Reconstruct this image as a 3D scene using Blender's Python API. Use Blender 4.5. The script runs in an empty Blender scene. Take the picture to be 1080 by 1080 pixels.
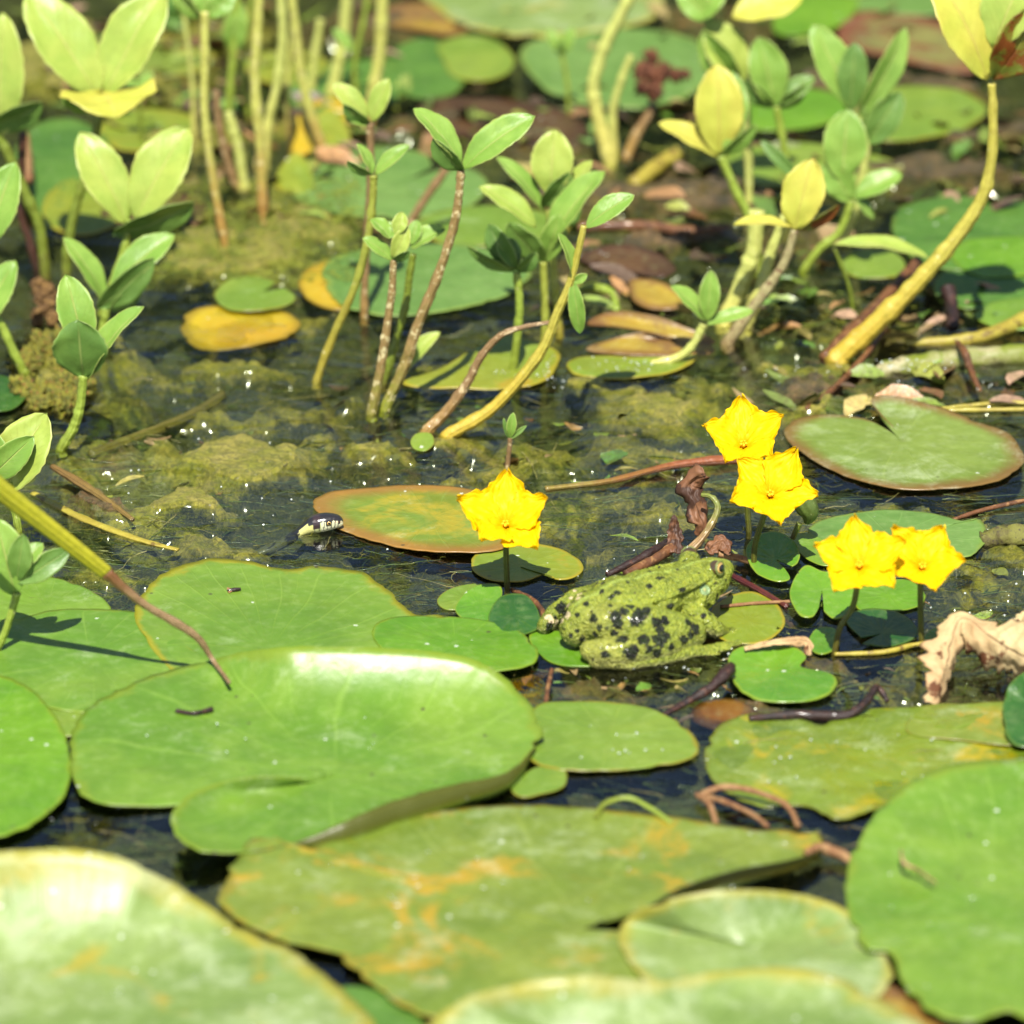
import bpy, bmesh, math, random
import numpy as np
from mathutils import Vector, Matrix, noise
from mathutils.bvhtree import BVHTree

random.seed(7); rng = np.random.default_rng(7)
SC = bpy.context.scene
COL = SC.collection
# ------------------------------------------------------------------ camera, world, sun, exposure
D = 1.8                                  # metres from lens to the middle of the pond
ELEV = math.radians(22.0)
PX = 0.38 / 1080.0                       # metres that one photo pixel spans at distance D
CAM = Vector((0, -D * math.cos(ELEV), D * math.sin(ELEV)))
FWD = Vector((0, math.cos(ELEV), -math.sin(ELEV)))
UPV = Vector((0, math.sin(ELEV), math.cos(ELEV)))
cam = bpy.data.cameras.new('camera'); camo = bpy.data.objects.new('camera', cam); COL.objects.link(camo)
camo.location = CAM; camo.rotation_euler = (math.pi / 2 - ELEV, 0, 0)
cam.sensor_width = 36; cam.lens = 36 * D / 0.38; cam.clip_start = 0.05; cam.clip_end = 500
cam.dof.use_dof = True; cam.dof.focus_distance = 1.765; cam.dof.aperture_fstop = 10
SC.camera = camo
SUN_EL, SUN_AZ = math.radians(57), math.radians(3)       # sun high behind the camera
w = bpy.data.worlds.new('World'); SC.world = w; w.use_nodes = True
nt = w.node_tree; bg = nt.nodes['Background']; bg.inputs['Strength'].default_value = 0.062
sk = nt.nodes.new('ShaderNodeTexSky'); sk.sky_type = 'NISHITA'; sk.sun_disc = False
sk.sun_elevation = SUN_EL; sk.sun_rotation = math.pi + SUN_AZ; sk.air_density = 1.0; sk.dust_density = 0.6
nt.links.new(sk.outputs[0], bg.inputs[0])
sl = bpy.data.lights.new('sun', 'SUN'); sl.energy = 4.6; sl.angle = math.radians(0.5); sl.color = (1, 0.96, 0.88)
so = bpy.data.objects.new('sun', sl); COL.objects.link(so)
sdir = Vector((math.sin(SUN_AZ) * -math.cos(SUN_EL), -math.cos(SUN_AZ) * math.cos(SUN_EL), math.sin(SUN_EL)))
so.rotation_euler = sdir.to_track_quat('Z', 'Y').to_euler()
SC.view_settings.view_transform = 'Standard'; SC.view_settings.look = 'None'
SC.view_settings.exposure = 1.22; SC.view_settings.gamma = 1.0
SC.cycles.transparent_max_bounces = 12; SC.cycles.max_bounces = 8
SC.cycles.sample_clamp_indirect = 4

# ------------------------------------------------------------------ measuring helpers
def ray(px, py):
    return (FWD + Vector((1, 0, 0)) * ((px - 540) * PX / D) + UPV * ((540 - py) * PX / D))
def G(px, py, z=0.0):                    # a photo point on the level z (in pixel units) above the water
    r = ray(px, py); t = (z * PX - CAM.z) / r.z
    return CAM + r * t
def V(px, py, y):                        # a photo point at depth y (metres)
    r = ray(px, py); t = (y - CAM.y) / r.y
    return CAM + r * t
def dsc(p):                              # metres per photo pixel at a point
    return PX * (p - CAM).dot(FWD) / D
def col(r, g, b, k=0.375):
    f = lambda c: ((c / 255 + 0.055) / 1.055) ** 2.4 if c > 10 else c / 255 / 12.92
    return (min(f(r) * k * 1.07, .85), min(f(g) * k * 1.05, .85), min(f(b) * k * .78, .85), 1)
def spline(P, n, closed=False):
    P = np.array(P, float); m = len(P); out = []
    segs = m if closed else m - 1
    for i in range(n):
        u = i / n * segs if closed else i / (n - 1) * segs
        k = min(int(u), segs - 1); f = u - k
        if closed: a, b, c, d = P[(k - 1) % m], P[k], P[(k + 1) % m], P[(k + 2) % m]
        else: a, b, c, d = P[max(k - 1, 0)], P[k], P[k + 1], P[min(k + 2, m - 1)]
        out.append(0.5 * ((2 * b) + (c - a) * f + (2 * a - 5 * b + 4 * c - d) * f * f + (3 * b - a - 3 * c + d) * f ** 3))
    return np.array(out)
def tag(o, label=None, cat=None, group=None, kind=None):
    if label: o['label'] = label
    if cat: o['category'] = cat
    if group: o['group'] = group
    if kind: o['kind'] = kind
    return o
def mesh_obj(name, verts, faces, mat, parent=None, origin=None, uvs=None, smooth=True, cols=None):
    me = bpy.data.meshes.new(name)
    o0 = Vector(origin) if origin is not None else Vector((0, 0, 0))
    vv = np.array([tuple(v) for v in verts], float) - np.array(o0)
    me.from_pydata(vv.tolist(), [], [tuple(int(i) for i in f) for f in faces])
    if uvs is not None:
        ul = me.uv_layers.new(name='UVMap')
        li = np.zeros(len(me.loops), dtype=np.int32); me.loops.foreach_get('vertex_index', li)
        ul.data.foreach_set('uv', np.array(uvs, float)[li].ravel())
    if cols is not None:
        ca = me.color_attributes.new('Col', 'FLOAT_COLOR', 'POINT')
        ca.data.foreach_set('color', np.array(cols, float).ravel())
    if smooth: me.polygons.foreach_set('use_smooth', [True] * len(me.polygons))
    me.materials.append(mat); me.update()
    o = bpy.data.objects.new(name, me); COL.objects.link(o)
    if parent is not None:
        o.parent = parent; o.location = o0 - parent.location
    else: o.location = o0
    return o
def empty(name, loc):
    o = bpy.data.objects.new(name, None); o.location = loc; o.empty_display_size = 0.01; COL.objects.link(o); return o
def grid_faces(n, m, closed=False):
    F = []
    for i in range(n - 1):
        for j in range(m if closed else m - 1):
            k = (j + 1) % m
            F.append((i * m + j, i * m + k, (i + 1) * m + k, (i + 1) * m + j))
    return F

# ------------------------------------------------------------------ material helpers
class N:
    def __init__(s, name):
        s.m = bpy.data.materials.new(name); s.m.use_nodes = True; s.t = s.m.node_tree
        s.t.nodes.clear(); s.out = s.n('ShaderNodeOutputMaterial')
    def n(s, typ, **kw):
        x = s.t.nodes.new(typ)
        for k, v in kw.items(): setattr(x, k, v)
        return x
    def set(s, node, i, v):
        if hasattr(v, 'is_output'): s.t.links.new(v, node.inputs[i])
        else: node.inputs[i].default_value = v
    def math(s, op, a, b=0.0, clamp=False):
        x = s.n('ShaderNodeMath', operation=op, use_clamp=clamp); s.set(x, 0, a); s.set(x, 1, b); return x.outputs[0]
    def mix(s, f, a, b, blend='MIX'):
        x = s.n('ShaderNodeMix', data_type='RGBA', blend_type=blend); s.set(x, 0, f); s.set(x, 6, a); s.set(x, 7, b); return x.outputs[2]
    def coord(s, rnd=True):
        tc = s.n('ShaderNodeTexCoord'); v = tc.outputs['Object']
        if rnd:
            oi = s.n('ShaderNodeObjectInfo'); mu = s.math('MULTIPLY', oi.outputs['Random'], 7.0)
            a = s.n('ShaderNodeVectorMath', operation='ADD'); s.set(a, 0, v)
            c = s.n('ShaderNodeCombineXYZ'); s.set(c, 0, mu); s.set(c, 1, mu); s.set(a, 1, c.outputs[0]); v = a.outputs[0]
        return v
    def noise(s, v, scale, detail=3.0, rough=0.55, dist=0.0):
        x = s.n('ShaderNodeTexNoise'); s.set(x, 'Vector', v); x.inputs['Scale'].default_value = scale
        x.inputs['Detail'].default_value = detail; x.inputs['Roughness'].default_value = rough; x.inputs['Distortion'].default_value = dist
        return x.outputs['Fac']
    def ramp(s, f, lo, hi):
        x = s.n('ShaderNodeMapRange', interpolation_type='SMOOTHSTEP'); s.set(x, 0, f); x.inputs[1].default_value = lo; x.inputs[2].default_value = hi
        return x.outputs[0]
    def uv(s):
        tc = s.n('ShaderNodeTexCoord'); x = s.n('ShaderNodeSeparateXYZ'); s.set(x, 0, tc.outputs['UV']); return x.outputs[0], x.outputs[1]
    def bump(s, h, strength, dist=0.001, normal=None):
        x = s.n('ShaderNodeBump'); x.inputs['Strength'].default_value = strength; x.inputs['Distance'].default_value = dist; s.set(x, 'Height', h)
        if normal is not None: s.set(x, 'Normal', normal)
        return x.outputs[0]
    def princ(s, c, rough, normal=None, spec=0.5, coat=0.0, trans=0.0, tcol=None):
        p = s.n('ShaderNodeBsdfPrincipled'); s.set(p, 'Base Color', c); s.set(p, 'Roughness', rough)
        p.inputs['Specular IOR Level'].default_value = spec
        p.inputs['Coat Weight'].default_value = coat; p.inputs['Coat Roughness'].default_value = 0.12
        if normal is not None: s.set(p, 'Normal', normal)
        sh = p.outputs[0]
        if trans > 0:
            tr = s.n('ShaderNodeBsdfTranslucent'); s.set(tr, 0, tcol if tcol is not None else c)
            mx = s.n('ShaderNodeMixShader'); mx.inputs[0].default_value = trans
            s.t.links.new(sh, mx.inputs[1]); s.t.links.new(tr.outputs[0], mx.inputs[2]); sh = mx.outputs[0]
        s.t.links.new(sh, s.out.inputs[0])
        return p

def pad_mat(name, base, alt, edge, ew=0.10, blotch=None, bamt=0.62, dust=0.66, rough=0.36, under=None, vein=0.34, streak=None):
    m = N(name); v = m.coord(); u, r = m.uv()
    big = m.ramp(m.noise(v, 14, 4, .6, .6), .36, .64)
    c = m.mix(big, base, alt)
    fine = m.noise(v, 240, 5, .65)
    c = m.mix(m.ramp(fine, .35, .75), c, m.mix(0.5, c, (.55, .62, .30, 1), 'MIX'), 'MIX') if False else m.mix(m.math('MULTIPLY', m.ramp(fine, .45, .72), .10), c, (.5, .58, .25, 1))
    mott = m.noise(v, 70, 4, .6)
    c = m.mix(m.math('MULTIPLY', m.ramp(mott, .42, .62), .22), c, tuple(x * .55 for x in base[:3]) + (1,))
    # radiating veins that fork outwards
    def veins(k, lo):
        wob = m.math('MULTIPLY', m.math('SUBTRACT', m.noise(v, 18, 2), .5), .05)
        a = m.math('ABSOLUTE', m.math('SINE', m.math('MULTIPLY', m.math('ADD', u, wob), math.pi * k)))
        ln = m.ramp(a, .16, .0)
        return m.math('MULTIPLY', ln, m.math('MULTIPLY', m.ramp(r, lo, lo + .12), m.ramp(r, 1.0, .82)))
    vv = m.math('ADD', veins(15, .02), m.math('MULTIPLY', veins(30, .45), .6), True)
    c = m.mix(m.math('MULTIPLY', vv, vein), c, tuple(min(1, x * 1.25 + .015) for x in alt[:3]) + (1,))
    if blotch:
        b = m.noise(v, 26, 5, .65, .8); bb = m.math('MULTIPLY', m.ramp(b, bamt - .02, bamt + .12), m.ramp(m.noise(v, 130, 5, .7), .30, .55))
        c = m.mix(m.math('MULTIPLY', bb, .9), c, blotch)
    en = m.math('ADD', r, m.math('MULTIPLY', m.math('SUBTRACT', m.noise(v, 55, 4, .7), .5), .22))
    c = m.mix(m.math('MULTIPLY', m.ramp(en, 1 - ew * 1.6, 1 - ew * .2), .8), c, edge)
    # pale dried water film, dust and specks
    film = m.ramp(m.noise(v, 38, 8, .80, .25), dust - .06, dust + .14)
    c = m.mix(m.math('MULTIPLY', film, .32), c, (.50, .56, .36, 1))
    vo = m.n('ShaderNodeTexVoronoi'); m.set(vo, 'Vector', v); vo.inputs['Scale'].default_value = 190
    sc_ = m.n('ShaderNodeSeparateColor'); m.set(sc_, 0, vo.outputs['Color'])
    spk = m.math('MULTIPLY', m.math('LESS_THAN', m.math('ADD', vo.outputs['Distance'], m.math('MULTIPLY', m.noise(v, 900, 2), .25)), .26), m.math('GREATER_THAN', sc_.outputs[0], .93))
    c = m.mix(m.math('MULTIPLY', spk, .8), c, (.55, .58, .48, 1))
    spd = m.math('MULTIPLY', m.math('LESS_THAN', vo.outputs['Distance'], .15), m.math('LESS_THAN', sc_.outputs[0], .05))
    c = m.mix(m.math('MULTIPLY', spd, .8), c, (.05, .04, .02, 1))
    if under: c = m.mix(m.ramp(r, 1.0, 1.03), c, under)
    ro = m.math('ADD', rough, m.math('ADD', m.math('MULTIPLY', m.math('SUBTRACT', m.noise(v, 45, 3), .5), .22), m.math('MULTIPLY', film, .15)))
    h = m.math('ADD', m.math('MULTIPLY', vv, .25), m.math('ADD', m.math('MULTIPLY', m.noise(v, 90, 3), 1.1), m.math('MULTIPLY', fine, .35)))
    nb = m.bump(h, .45, .0009)
    m.princ(c, ro, nb, .6, 0.0, .14)
    return m.m

def leaf_mat(name, base, alt, rim, rough=0.42, mid=None, trans=.28, blotch=None, bamt=.6):
    m = N(name); v = m.coord(); u, t = m.uv()
    c = m.mix(m.ramp(m.noise(v, 45, 4, .6, .5), .35, .66), base, alt)
    c = m.mix(m.math('MULTIPLY', m.ramp(m.noise(v, 300, 4, .6), .45, .7), .2), c, tuple(x * .6 for x in base[:3]) + (1,))
    au = m.math('ABSOLUTE', u)
    midl = m.math('MULTIPLY', m.ramp(au, .075, .0), m.ramp(t, .98, .7))
    side = m.math('ABSOLUTE', m.math('SINE', m.math('MULTIPLY', m.math('SUBTRACT', m.math('MULTIPLY', t, 1.0), m.math('MULTIPLY', au, .38)), math.pi * 9)))
    sv = m.math('MULTIPLY', m.ramp(side, .13, .0), m.math('MULTIPLY', m.ramp(au, .95, .6), .35))
    c = m.mix(m.math('MULTIPLY', midl, .75), c, mid or rim)
    c = m.mix(m.math('MULTIPLY', sv, .6), c, mid or rim)
    if blotch: c = m.mix(m.ramp(m.noise(v, 75, 5, .65), bamt, bamt + .06), c, blotch)
    c = m.mix(m.math('MULTIPLY', m.ramp(au, .93, .985), .7), c, rim)
    h = m.math('ADD', m.math('MULTIPLY', m.math('ADD', midl, sv), -1.4), m.math('MULTIPLY', m.noise(v, 160, 3), .9))
    m.princ(c, rough, m.bump(h, .5, .0007), .45, 0.0, trans)
    return m.m

def stem_mat(name, lowc, topc, spot=None, rough=.4, split=(.2, .6), coat=.2, samt=.62):
    m = N(name); v = m.coord(); u, t = m.uv()
    f = m.math('ADD', t, m.math('MULTIPLY', m.math('SUBTRACT', m.noise(v, 60, 4, .7), .5), .5))
    c = m.mix(m.ramp(f, split[0], split[1]), lowc, topc)
    c = m.mix(m.math('MULTIPLY', m.ramp(m.noise(v, 420, 4, .7), .4, .65), .35), c, tuple(x * .45 for x in lowc[:3]) + (1,))
    if spot: c = m.mix(m.ramp(m.noise(v, 330, 5, .7), samt, samt + .05), c, spot)
    st = m.math('SINE', m.math('MULTIPLY', u, 2 * math.pi * 9))
    m.princ(c, rough, m.bump(m.math('ADD', m.math('MULTIPLY', st, .3), m.noise(v, 500, 4, .7)), .6, .0006), .5, coat, .06)
    return m.m

def rough_mat(name, a, b, c3=None, scale=120, rough=.7, coat=0., bump=.8, stretch=None, trans=0.0):
    m = N(name); v = m.coord()
    if stretch:
        mp = m.n('ShaderNodeMapping'); m.set(mp, 0, v); mp.inputs['Scale'].default_value = stretch; v = mp.outputs[0]
    n1 = m.noise(v, scale, 6, .65, .4)
    c = m.mix(m.ramp(n1, .35, .65), a, b)
    if c3: c = m.mix(m.ramp(m.noise(v, scale * 2.3, 4, .6), .55, .66), c, c3)
    m.princ(c, rough, m.bump(m.noise(v, scale * 2, 6, .7), bump, .0012), .4, coat, trans)
    return m.m

# ------------------------------------------------------------------ the setting: bed, water, algae
def build_bed():
    n = N('pond_bed_mud'); v = n.coord(False)
    c = n.mix(n.ramp(n.noise(v, 22, 8, .7, .8), .35, .65), (.010, .012, .008, 1), (.045, .042, .022, 1))
    c = n.mix(n.ramp(n.noise(v, 60, 6, .7, 1.5), .56, .68), c, (.035, .055, .012, 1))
    c = n.mix(n.ramp(n.noise(v, 9, 5, .6), .5, .7), c, (.022, .022, .022, 1))
    n.princ(c, .85, n.bump(n.noise(v, 70, 8, .7), .8, .01))
    nx = 120; xs = np.linspace(-.6, .6, nx); ys = np.linspace(-.7, 1.2, nx)
    vs = []; 
    for y in ys:
        for x in xs:
            vs.append((x, y, -.055 + .018 * noise.fractal(Vector((x * 12, y * 12, 0)), 1, 2, 4)))
    F = grid_faces(nx, nx)
    b = len(vs)                           # the sheet runs on to the horizon
    for x, y in ((-200, -200), (200, -200), (200, 200), (-200, 200)): vs.append((x, y, -.09))
    F.append((b, b + 1, b + 2, b + 3))
    tag(mesh_obj('pond_bed', vs, F, n.m), kind='structure')
build_bed()

def build_water():
    n = N('pond_water'); tc = n.n('ShaderNodeTexCoord'); v = tc.outputs['Object']
    mp = n.n('ShaderNodeMapping'); n.set(mp, 0, v); mp.inputs['Scale'].default_value = (.7, 1.15, 1)
    h = n.math('ADD', n.math('MULTIPLY', n.noise(mp.outputs[0], 26, 2, .5, .6), 1.0), n.math('MULTIPLY', n.noise(mp.outputs[0], 110, 3, .6, .5), .16))
    nb = n.bump(h, .24, .006)
    fr = n.n('ShaderNodeFresnel'); fr.inputs[0].default_value = 1.33; n.set(fr, 'Normal', nb)
    tr = n.n('ShaderNodeBsdfTransparent'); tr.inputs[0].default_value = (.86, .89, .78, 1)
    gl = n.n('ShaderNodeBsdfGlossy'); gl.inputs['Roughness'].default_value = .035; n.set(gl, 'Normal', nb)
    gl.inputs[0].default_value = (1, 1, 1, 1)
    mx = n.n('ShaderNodeMixShader'); n.t.links.new(fr.outputs[0], mx.inputs[0]); n.t.links.new(tr.outputs[0], mx.inputs[1]); n.t.links.new(gl.outputs[0], mx.inputs[2])
    n.t.links.new(mx.outputs[0], n.out.inputs[0])
    tag(mesh_obj('water', [(-200, -200, 0), (200, -200, 0), (200, 200, 0), (-200, 200, 0)], [(0, 1, 2, 3)], n.m, smooth=False), kind='structure')
build_water()

# lumps of algae: photo point, half width, half height in pixels, how high it comes
MATS = [(250, 478, 95, 26, 1.0), (188, 530, 55, 15, .9), (335, 458, 30, 18, .6), (290, 425, 90, 16, .55), (205, 440, 55, 10, .5), (125, 420, 40, 14, .5),
        (240, 262, 90, 30, 1.0), (330, 235, 50, 22, 1.0), (300, 205, 60, 25, .8), (170, 300, 50, 18, .3), (330, 290, 45, 14, .6), (100, 355, 45, 30, .6), (85, 470, 35, 40, .6),
        (60, 370, 40, 35, .9), (480, 385, 70, 22, .55), (690, 425, 75, 22, .85), (640, 400, 45, 12, .8), (850, 385, 85, 10, .7), (860, 395, 60, 16, .5), (540, 488, 60, 14, .75), (610, 470, 60, 14, .5),
        (620, 530, 70, 22, .4), (660, 505, 60, 14, .5), (480, 500, 45, 8, .5), (230, 575, 60, 9, .7), (250, 605, 60, 8, .4), (430, 385, 50, 20, .35), (150, 480, 35, 25, .35), (560, 400, 30, 20, .3),
        (930, 450, 50, 12, .4), (880, 540, 50, 14, .5), (1060, 570, 30, 16, .6), (1050, 620, 50, 12, .5), (560, 205, 60, 20, .35), (740, 400, 60, 15, .5), (930, 400, 90, 14, .5), (700, 250, 70, 20, .3),
        (420, 70, 60, 20, .2), (150, 200, 50, 25, .5), (1000, 190, 80, 15, .3), (120, 590, 50, 16, .5), (800, 730, 70, 14, .4), (680, 720, 60, 12, .4), (940, 730, 50, 12, .5), (150, 585, 30, 10, .5),
        (60, 60, 90, 45, .95), (180, 60, 60, 60, .7), (200, 140, 70, 25, .8), (330, 130, 60, 30, .8), (430, 120, 70, 18, .5), (240, 20, 70, 40, .7), (560, 470, 60, 16, .6), (760, 440, 60, 14, .5), (690, 470, 70, 14, .6), (480, 455, 50, 12, .6), (400, 470, 50, 14, .7), (370, 420, 30, 14, .5), (150, 530, 45, 16, .8), (560, 340, 50, 14, .6), (250, 385, 70, 14, .75), (150, 380, 50, 14, .5),
        (610, 560, 50, 16, .5), (700, 540, 60, 12, .6), (900, 530, 60, 12, .6), (1030, 600, 60, 20, .55), (1010, 530, 60, 10, .5), (850, 420, 40, 10, .8), (940, 340, 60, 18, .6), (860, 330, 60, 20, .6), (820, 700, 90, 20, .5), (930, 700, 80, 16, .5), (560, 730, 60, 14, .4), (340, 330, 40, 10, .6)]
ROT = [(760, 200, 110, 26, .95), (960, 175, 140, 16, .95), (930, 84, 140, 14, .9), (680, 205, 80, 22, .8), (560, 150, 90, 26, .7), (480, 120, 110, 22, .7), (620, 270, 60, 14, .7), (170, 225, 60, 20, .8), (720, 250, 80, 16, .9), (660, 300, 60, 20, .5), (860, 405, 60, 14, .8), (990, 350, 80, 14, .5), (790, 740, 90, 12, .6), (880, 700, 80, 10, .6), (650, 712, 80, 10, .6), (780, 620, 50, 14, .5), (1000, 400, 80, 10, .6), (400, 20, 100, 20, .8), (820, 240, 60, 20, .6), (130, 480, 30, 14, .6), (110, 520, 40, 14, .8), (600, 200, 60, 14, .8), (1040, 140, 60, 12, .9), (760, 20, 80, 30, .6)]
def build_algae():
    ys = np.concatenate([np.arange(-.46, -.24, .004), np.arange(-.24, .02, .0019), np.arange(.02, .34, .0024), np.arange(.34, .80, .0036)]); xs = np.arange(-.27, .28, .0019)
    ms = []
    for (a, b, hw, hh, k) in MATS + ROT:
        c = G(a, b); s = dsc(c)
        ms.append((c.x, c.y, hw * s, hh * s / .36, k))
    NR = len(MATS); M = np.array(ms); nn = noise.noise; fr = noise.fractal
    A = np.array([(x, y, nn(Vector((x * 45, y * 45, 3))), nn(Vector((x * 45, y * 30, 9))), fr(Vector((x * 55, y * 40, 1)), .8, 2.1, 4), fr(Vector((x * 230, y * 150, 5)), .7, 2.1, 4)) for y in ys for x in xs])
    wx = A[:, 0] + .010 * A[:, 2]; wy = A[:, 1] + .022 * A[:, 3]
    k = np.full(len(A), .11); rot = np.zeros(len(A))
    for m_i, m in enumerate(M):
        v = m[4] * np.clip(1.35 - ((wx - m[0]) / m[2]) ** 2 - ((wy - m[1]) / m[3]) ** 2, 0, 1)
        k = np.maximum(k, v)
        if m_i >= NR: rot = np.maximum(rot, v)
    f = A[:, 4]; g = A[:, 5]
    z = -.020 + .0225 * np.minimum(k, 1) ** .55 + .008 * f * (1 - .5 * k) + .0016 * g
    z = np.minimum(z, .0012 + .0009 * g)
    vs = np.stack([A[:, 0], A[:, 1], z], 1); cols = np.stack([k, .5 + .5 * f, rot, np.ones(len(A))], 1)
    n = N('algae'); v = n.coord(False)
    at = n.n('ShaderNodeAttribute', attribute_name='Col'); sp = n.n('ShaderNodeSeparateColor'); n.set(sp, 0, at.outputs['Color'])
    k = sp.outputs[0]
    mp = n.n('ShaderNodeMapping'); n.set(mp, 0, v); mp.inputs['Scale'].default_value = (1, .5, 1)
    a = n.noise(mp.outputs[0], 55, 8, .72, 1.5); b = n.noise(v, 420, 6, .75, .5)
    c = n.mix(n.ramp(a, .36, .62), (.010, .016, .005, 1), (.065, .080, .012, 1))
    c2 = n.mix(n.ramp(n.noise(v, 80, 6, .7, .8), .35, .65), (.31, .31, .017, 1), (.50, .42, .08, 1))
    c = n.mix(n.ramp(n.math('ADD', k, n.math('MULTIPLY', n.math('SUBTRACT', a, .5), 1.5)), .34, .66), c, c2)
    cr = n.mix(n.ramp(n.noise(mp.outputs[0], 90, 7, .7, .6), .35, .65), (.045, .020, .010, 1), (.26, .15, .06, 1))
    c = n.mix(n.ramp(n.math('ADD', sp.outputs[2], n.math('MULTIPLY', n.math('SUBTRACT', a, .5), 1.2)), .35, .65), c, cr)
    c = n.mix(n.math('MULTIPLY', n.ramp(b, .4, .6), .6), c, (.025, .038, .008, 1))
    c = n.mix(n.math('MULTIPLY', n.ramp(n.noise(v, 1300, 4, .7), .45, .65), .35), c, (.30, .28, .08, 1))
    c = n.mix(n.math('MULTIPLY', n.ramp(n.noise(v, 500, 3, .6), .66, .72), .8), c, (.38, .36, .24, 1))
    n.princ(c, .42, n.bump(n.math('ADD', b, n.math('MULTIPLY', n.noise(v, 1400, 5, .75), .7)), 1.0, .0028), .5, .35)
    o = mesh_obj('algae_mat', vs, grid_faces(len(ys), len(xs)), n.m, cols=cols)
    tag(o, 'olive green blanket algae lying in lumps at and below the water surface', 'algae', kind='stuff')
build_algae()

def ribbon_stuff(name, label, cat, count, region, mat, lr, rad, zr, curl=1.0, dirbias=None, flat=False):
    vs = []; F = []
    for _ in range(count):
        px = rng.uniform(region[0], region[2]); py = rng.uniform(region[1], region[3])
        p = G(px, py, 0); p.z = rng.uniform(*zr)
        ang = rng.uniform(0, 2 * math.pi) if dirbias is None else rng.normal(dirbias, .5)
        L = rng.uniform(*lr); n = 9; r = rad * rng.uniform(.6, 1.5)
        dz = rng.uniform(-.2, .2)
        b = len(vs)
        for i in range(n):
            rr = r * (1 - .6 * i / n)
            d = Vector((math.cos(ang), math.sin(ang), dz)); s = Vector((-d.y, d.x, 0))
            for q in range(3):
                a2 = q * 2 * math.pi / 3
                vs.append(p + s * math.cos(a2) * rr + Vector((0, 0, 1)) * math.sin(a2) * rr)
            p = p + d * (L / n); p.z = min(max(p.z, zr[0]), zr[1]); ang += rng.normal(0, .22 * curl)
        for f in grid_faces(n, 3, True): F.append(tuple(x + b for x in f))
    o = mesh_obj(name, vs, F, mat)
    tag(o, label, cat, kind='stuff'); return o
ribbon_stuff('algae_strands', 'tangled fine olive algae threads lying at the surface of the water', 'algae', 3200, (60, 330, 1090, 660), rough_mat('algae_thread', col(165, 160, 45), col(110, 120, 35), col(190, 175, 90), 40, .5, .2, .2), (.003, .011), .00010, (-.005, .0003), 2.0)
weed = rough_mat('weed', (.02, .05, .01, 1), (.09, .13, .02, 1), (.16, .16, .05, 1), 60, .5, .2, .3)
fibre = rough_mat('pale_fibre', (.10, .09, .03, 1), (.28, .24, .10, 1), (.05, .03, .02, 1), 60, .5, .2, .3)
ribbon_stuff('water_weed', 'fine dark green strands of weed drifting below the surface', 'water weed', 3000, (-40, 180, 1120, 900), weed, (.008, .03), .00022, (-.014, -.0008), 1.0, 0.0)
ribbon_stuff('plant_debris', 'thin straw coloured fibres and rootlets scattered in the water', 'debris', 420, (-40, 150, 1120, 900), fibre, (.006, .03), .00022, (-.006, .0005), 1.3)
ribbon_stuff('fine_moss', 'dense bright moss strands among the stems at the back', 'moss', 2200, (130, 190, 380, 300), rough_mat('moss', (.10, .14, .01, 1), (.22, .24, .02, 1), (.05, .08, .01, 1), 50, .6, 0, .3), (.003, .010), .00028, (-.002, .0035), 1.8)

def build_added_bank():  # unseen bank, added so the water reflects dark ground instead of sky
    n = N('added_bank_soil'); v = n.coord(False)
    c = n.mix(n.ramp(n.noise(v, 6, 6, .7), .35, .65), (.03, .045, .015, 1), (.09, .075, .035, 1)); n.princ(c, .9)
    vs = []; xs = np.linspace(-6, 6, 90); ys = np.linspace(1.15, 6, 40)
    hgt = lambda x, y: -.1 + max(0, y - 1.2) * .52 * (1 - .09 * y) + .22 * noise.fractal(Vector((x * 1.1, y * .9, 0)), 1, 2, 4)
    for y in ys:
        for x in xs: vs.append((x, y, hgt(x, y)))
    tag(mesh_obj('added_far_bank', vs, grid_faces(40, 90), n.m), kind='structure')
    vs = []; F = []
    for _ in range(26000):
        x = rng.uniform(-5, 5); y = rng.uniform(1.3, 4.0); z = hgt(x, y) + rng.uniform(0, .45) * (1 + noise.noise(Vector((x * 1.3, y, 7))))
        d = Vector(rng.normal(size=3)).normalized(); e = d.cross(Vector(rng.normal(size=3))).normalized(); r = rng.uniform(.02, .05); k = len(vs); p = Vector((x, y, z))
        vs += [p - d * r * 1.5, p + e * r * .5, p + d * r * 1.5, p - e * r * .5]; F.append((k, k + 1, k + 2, k + 3))
    tag(mesh_obj('added_bank_plants', vs, F, rough_mat('added_bank_leaf', (.03, .06, .012, 1), (.06, .10, .02, 1), (.10, .09, .03, 1), 8, .6, 0, .1), smooth=False), 'dense low greenery out of view, added on the far bank to darken the water reflection', 'added bank plants', kind='stuff')  # out-of-view leaves, added to darken the reflection with gaps of sky
build_added_bank()

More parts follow.
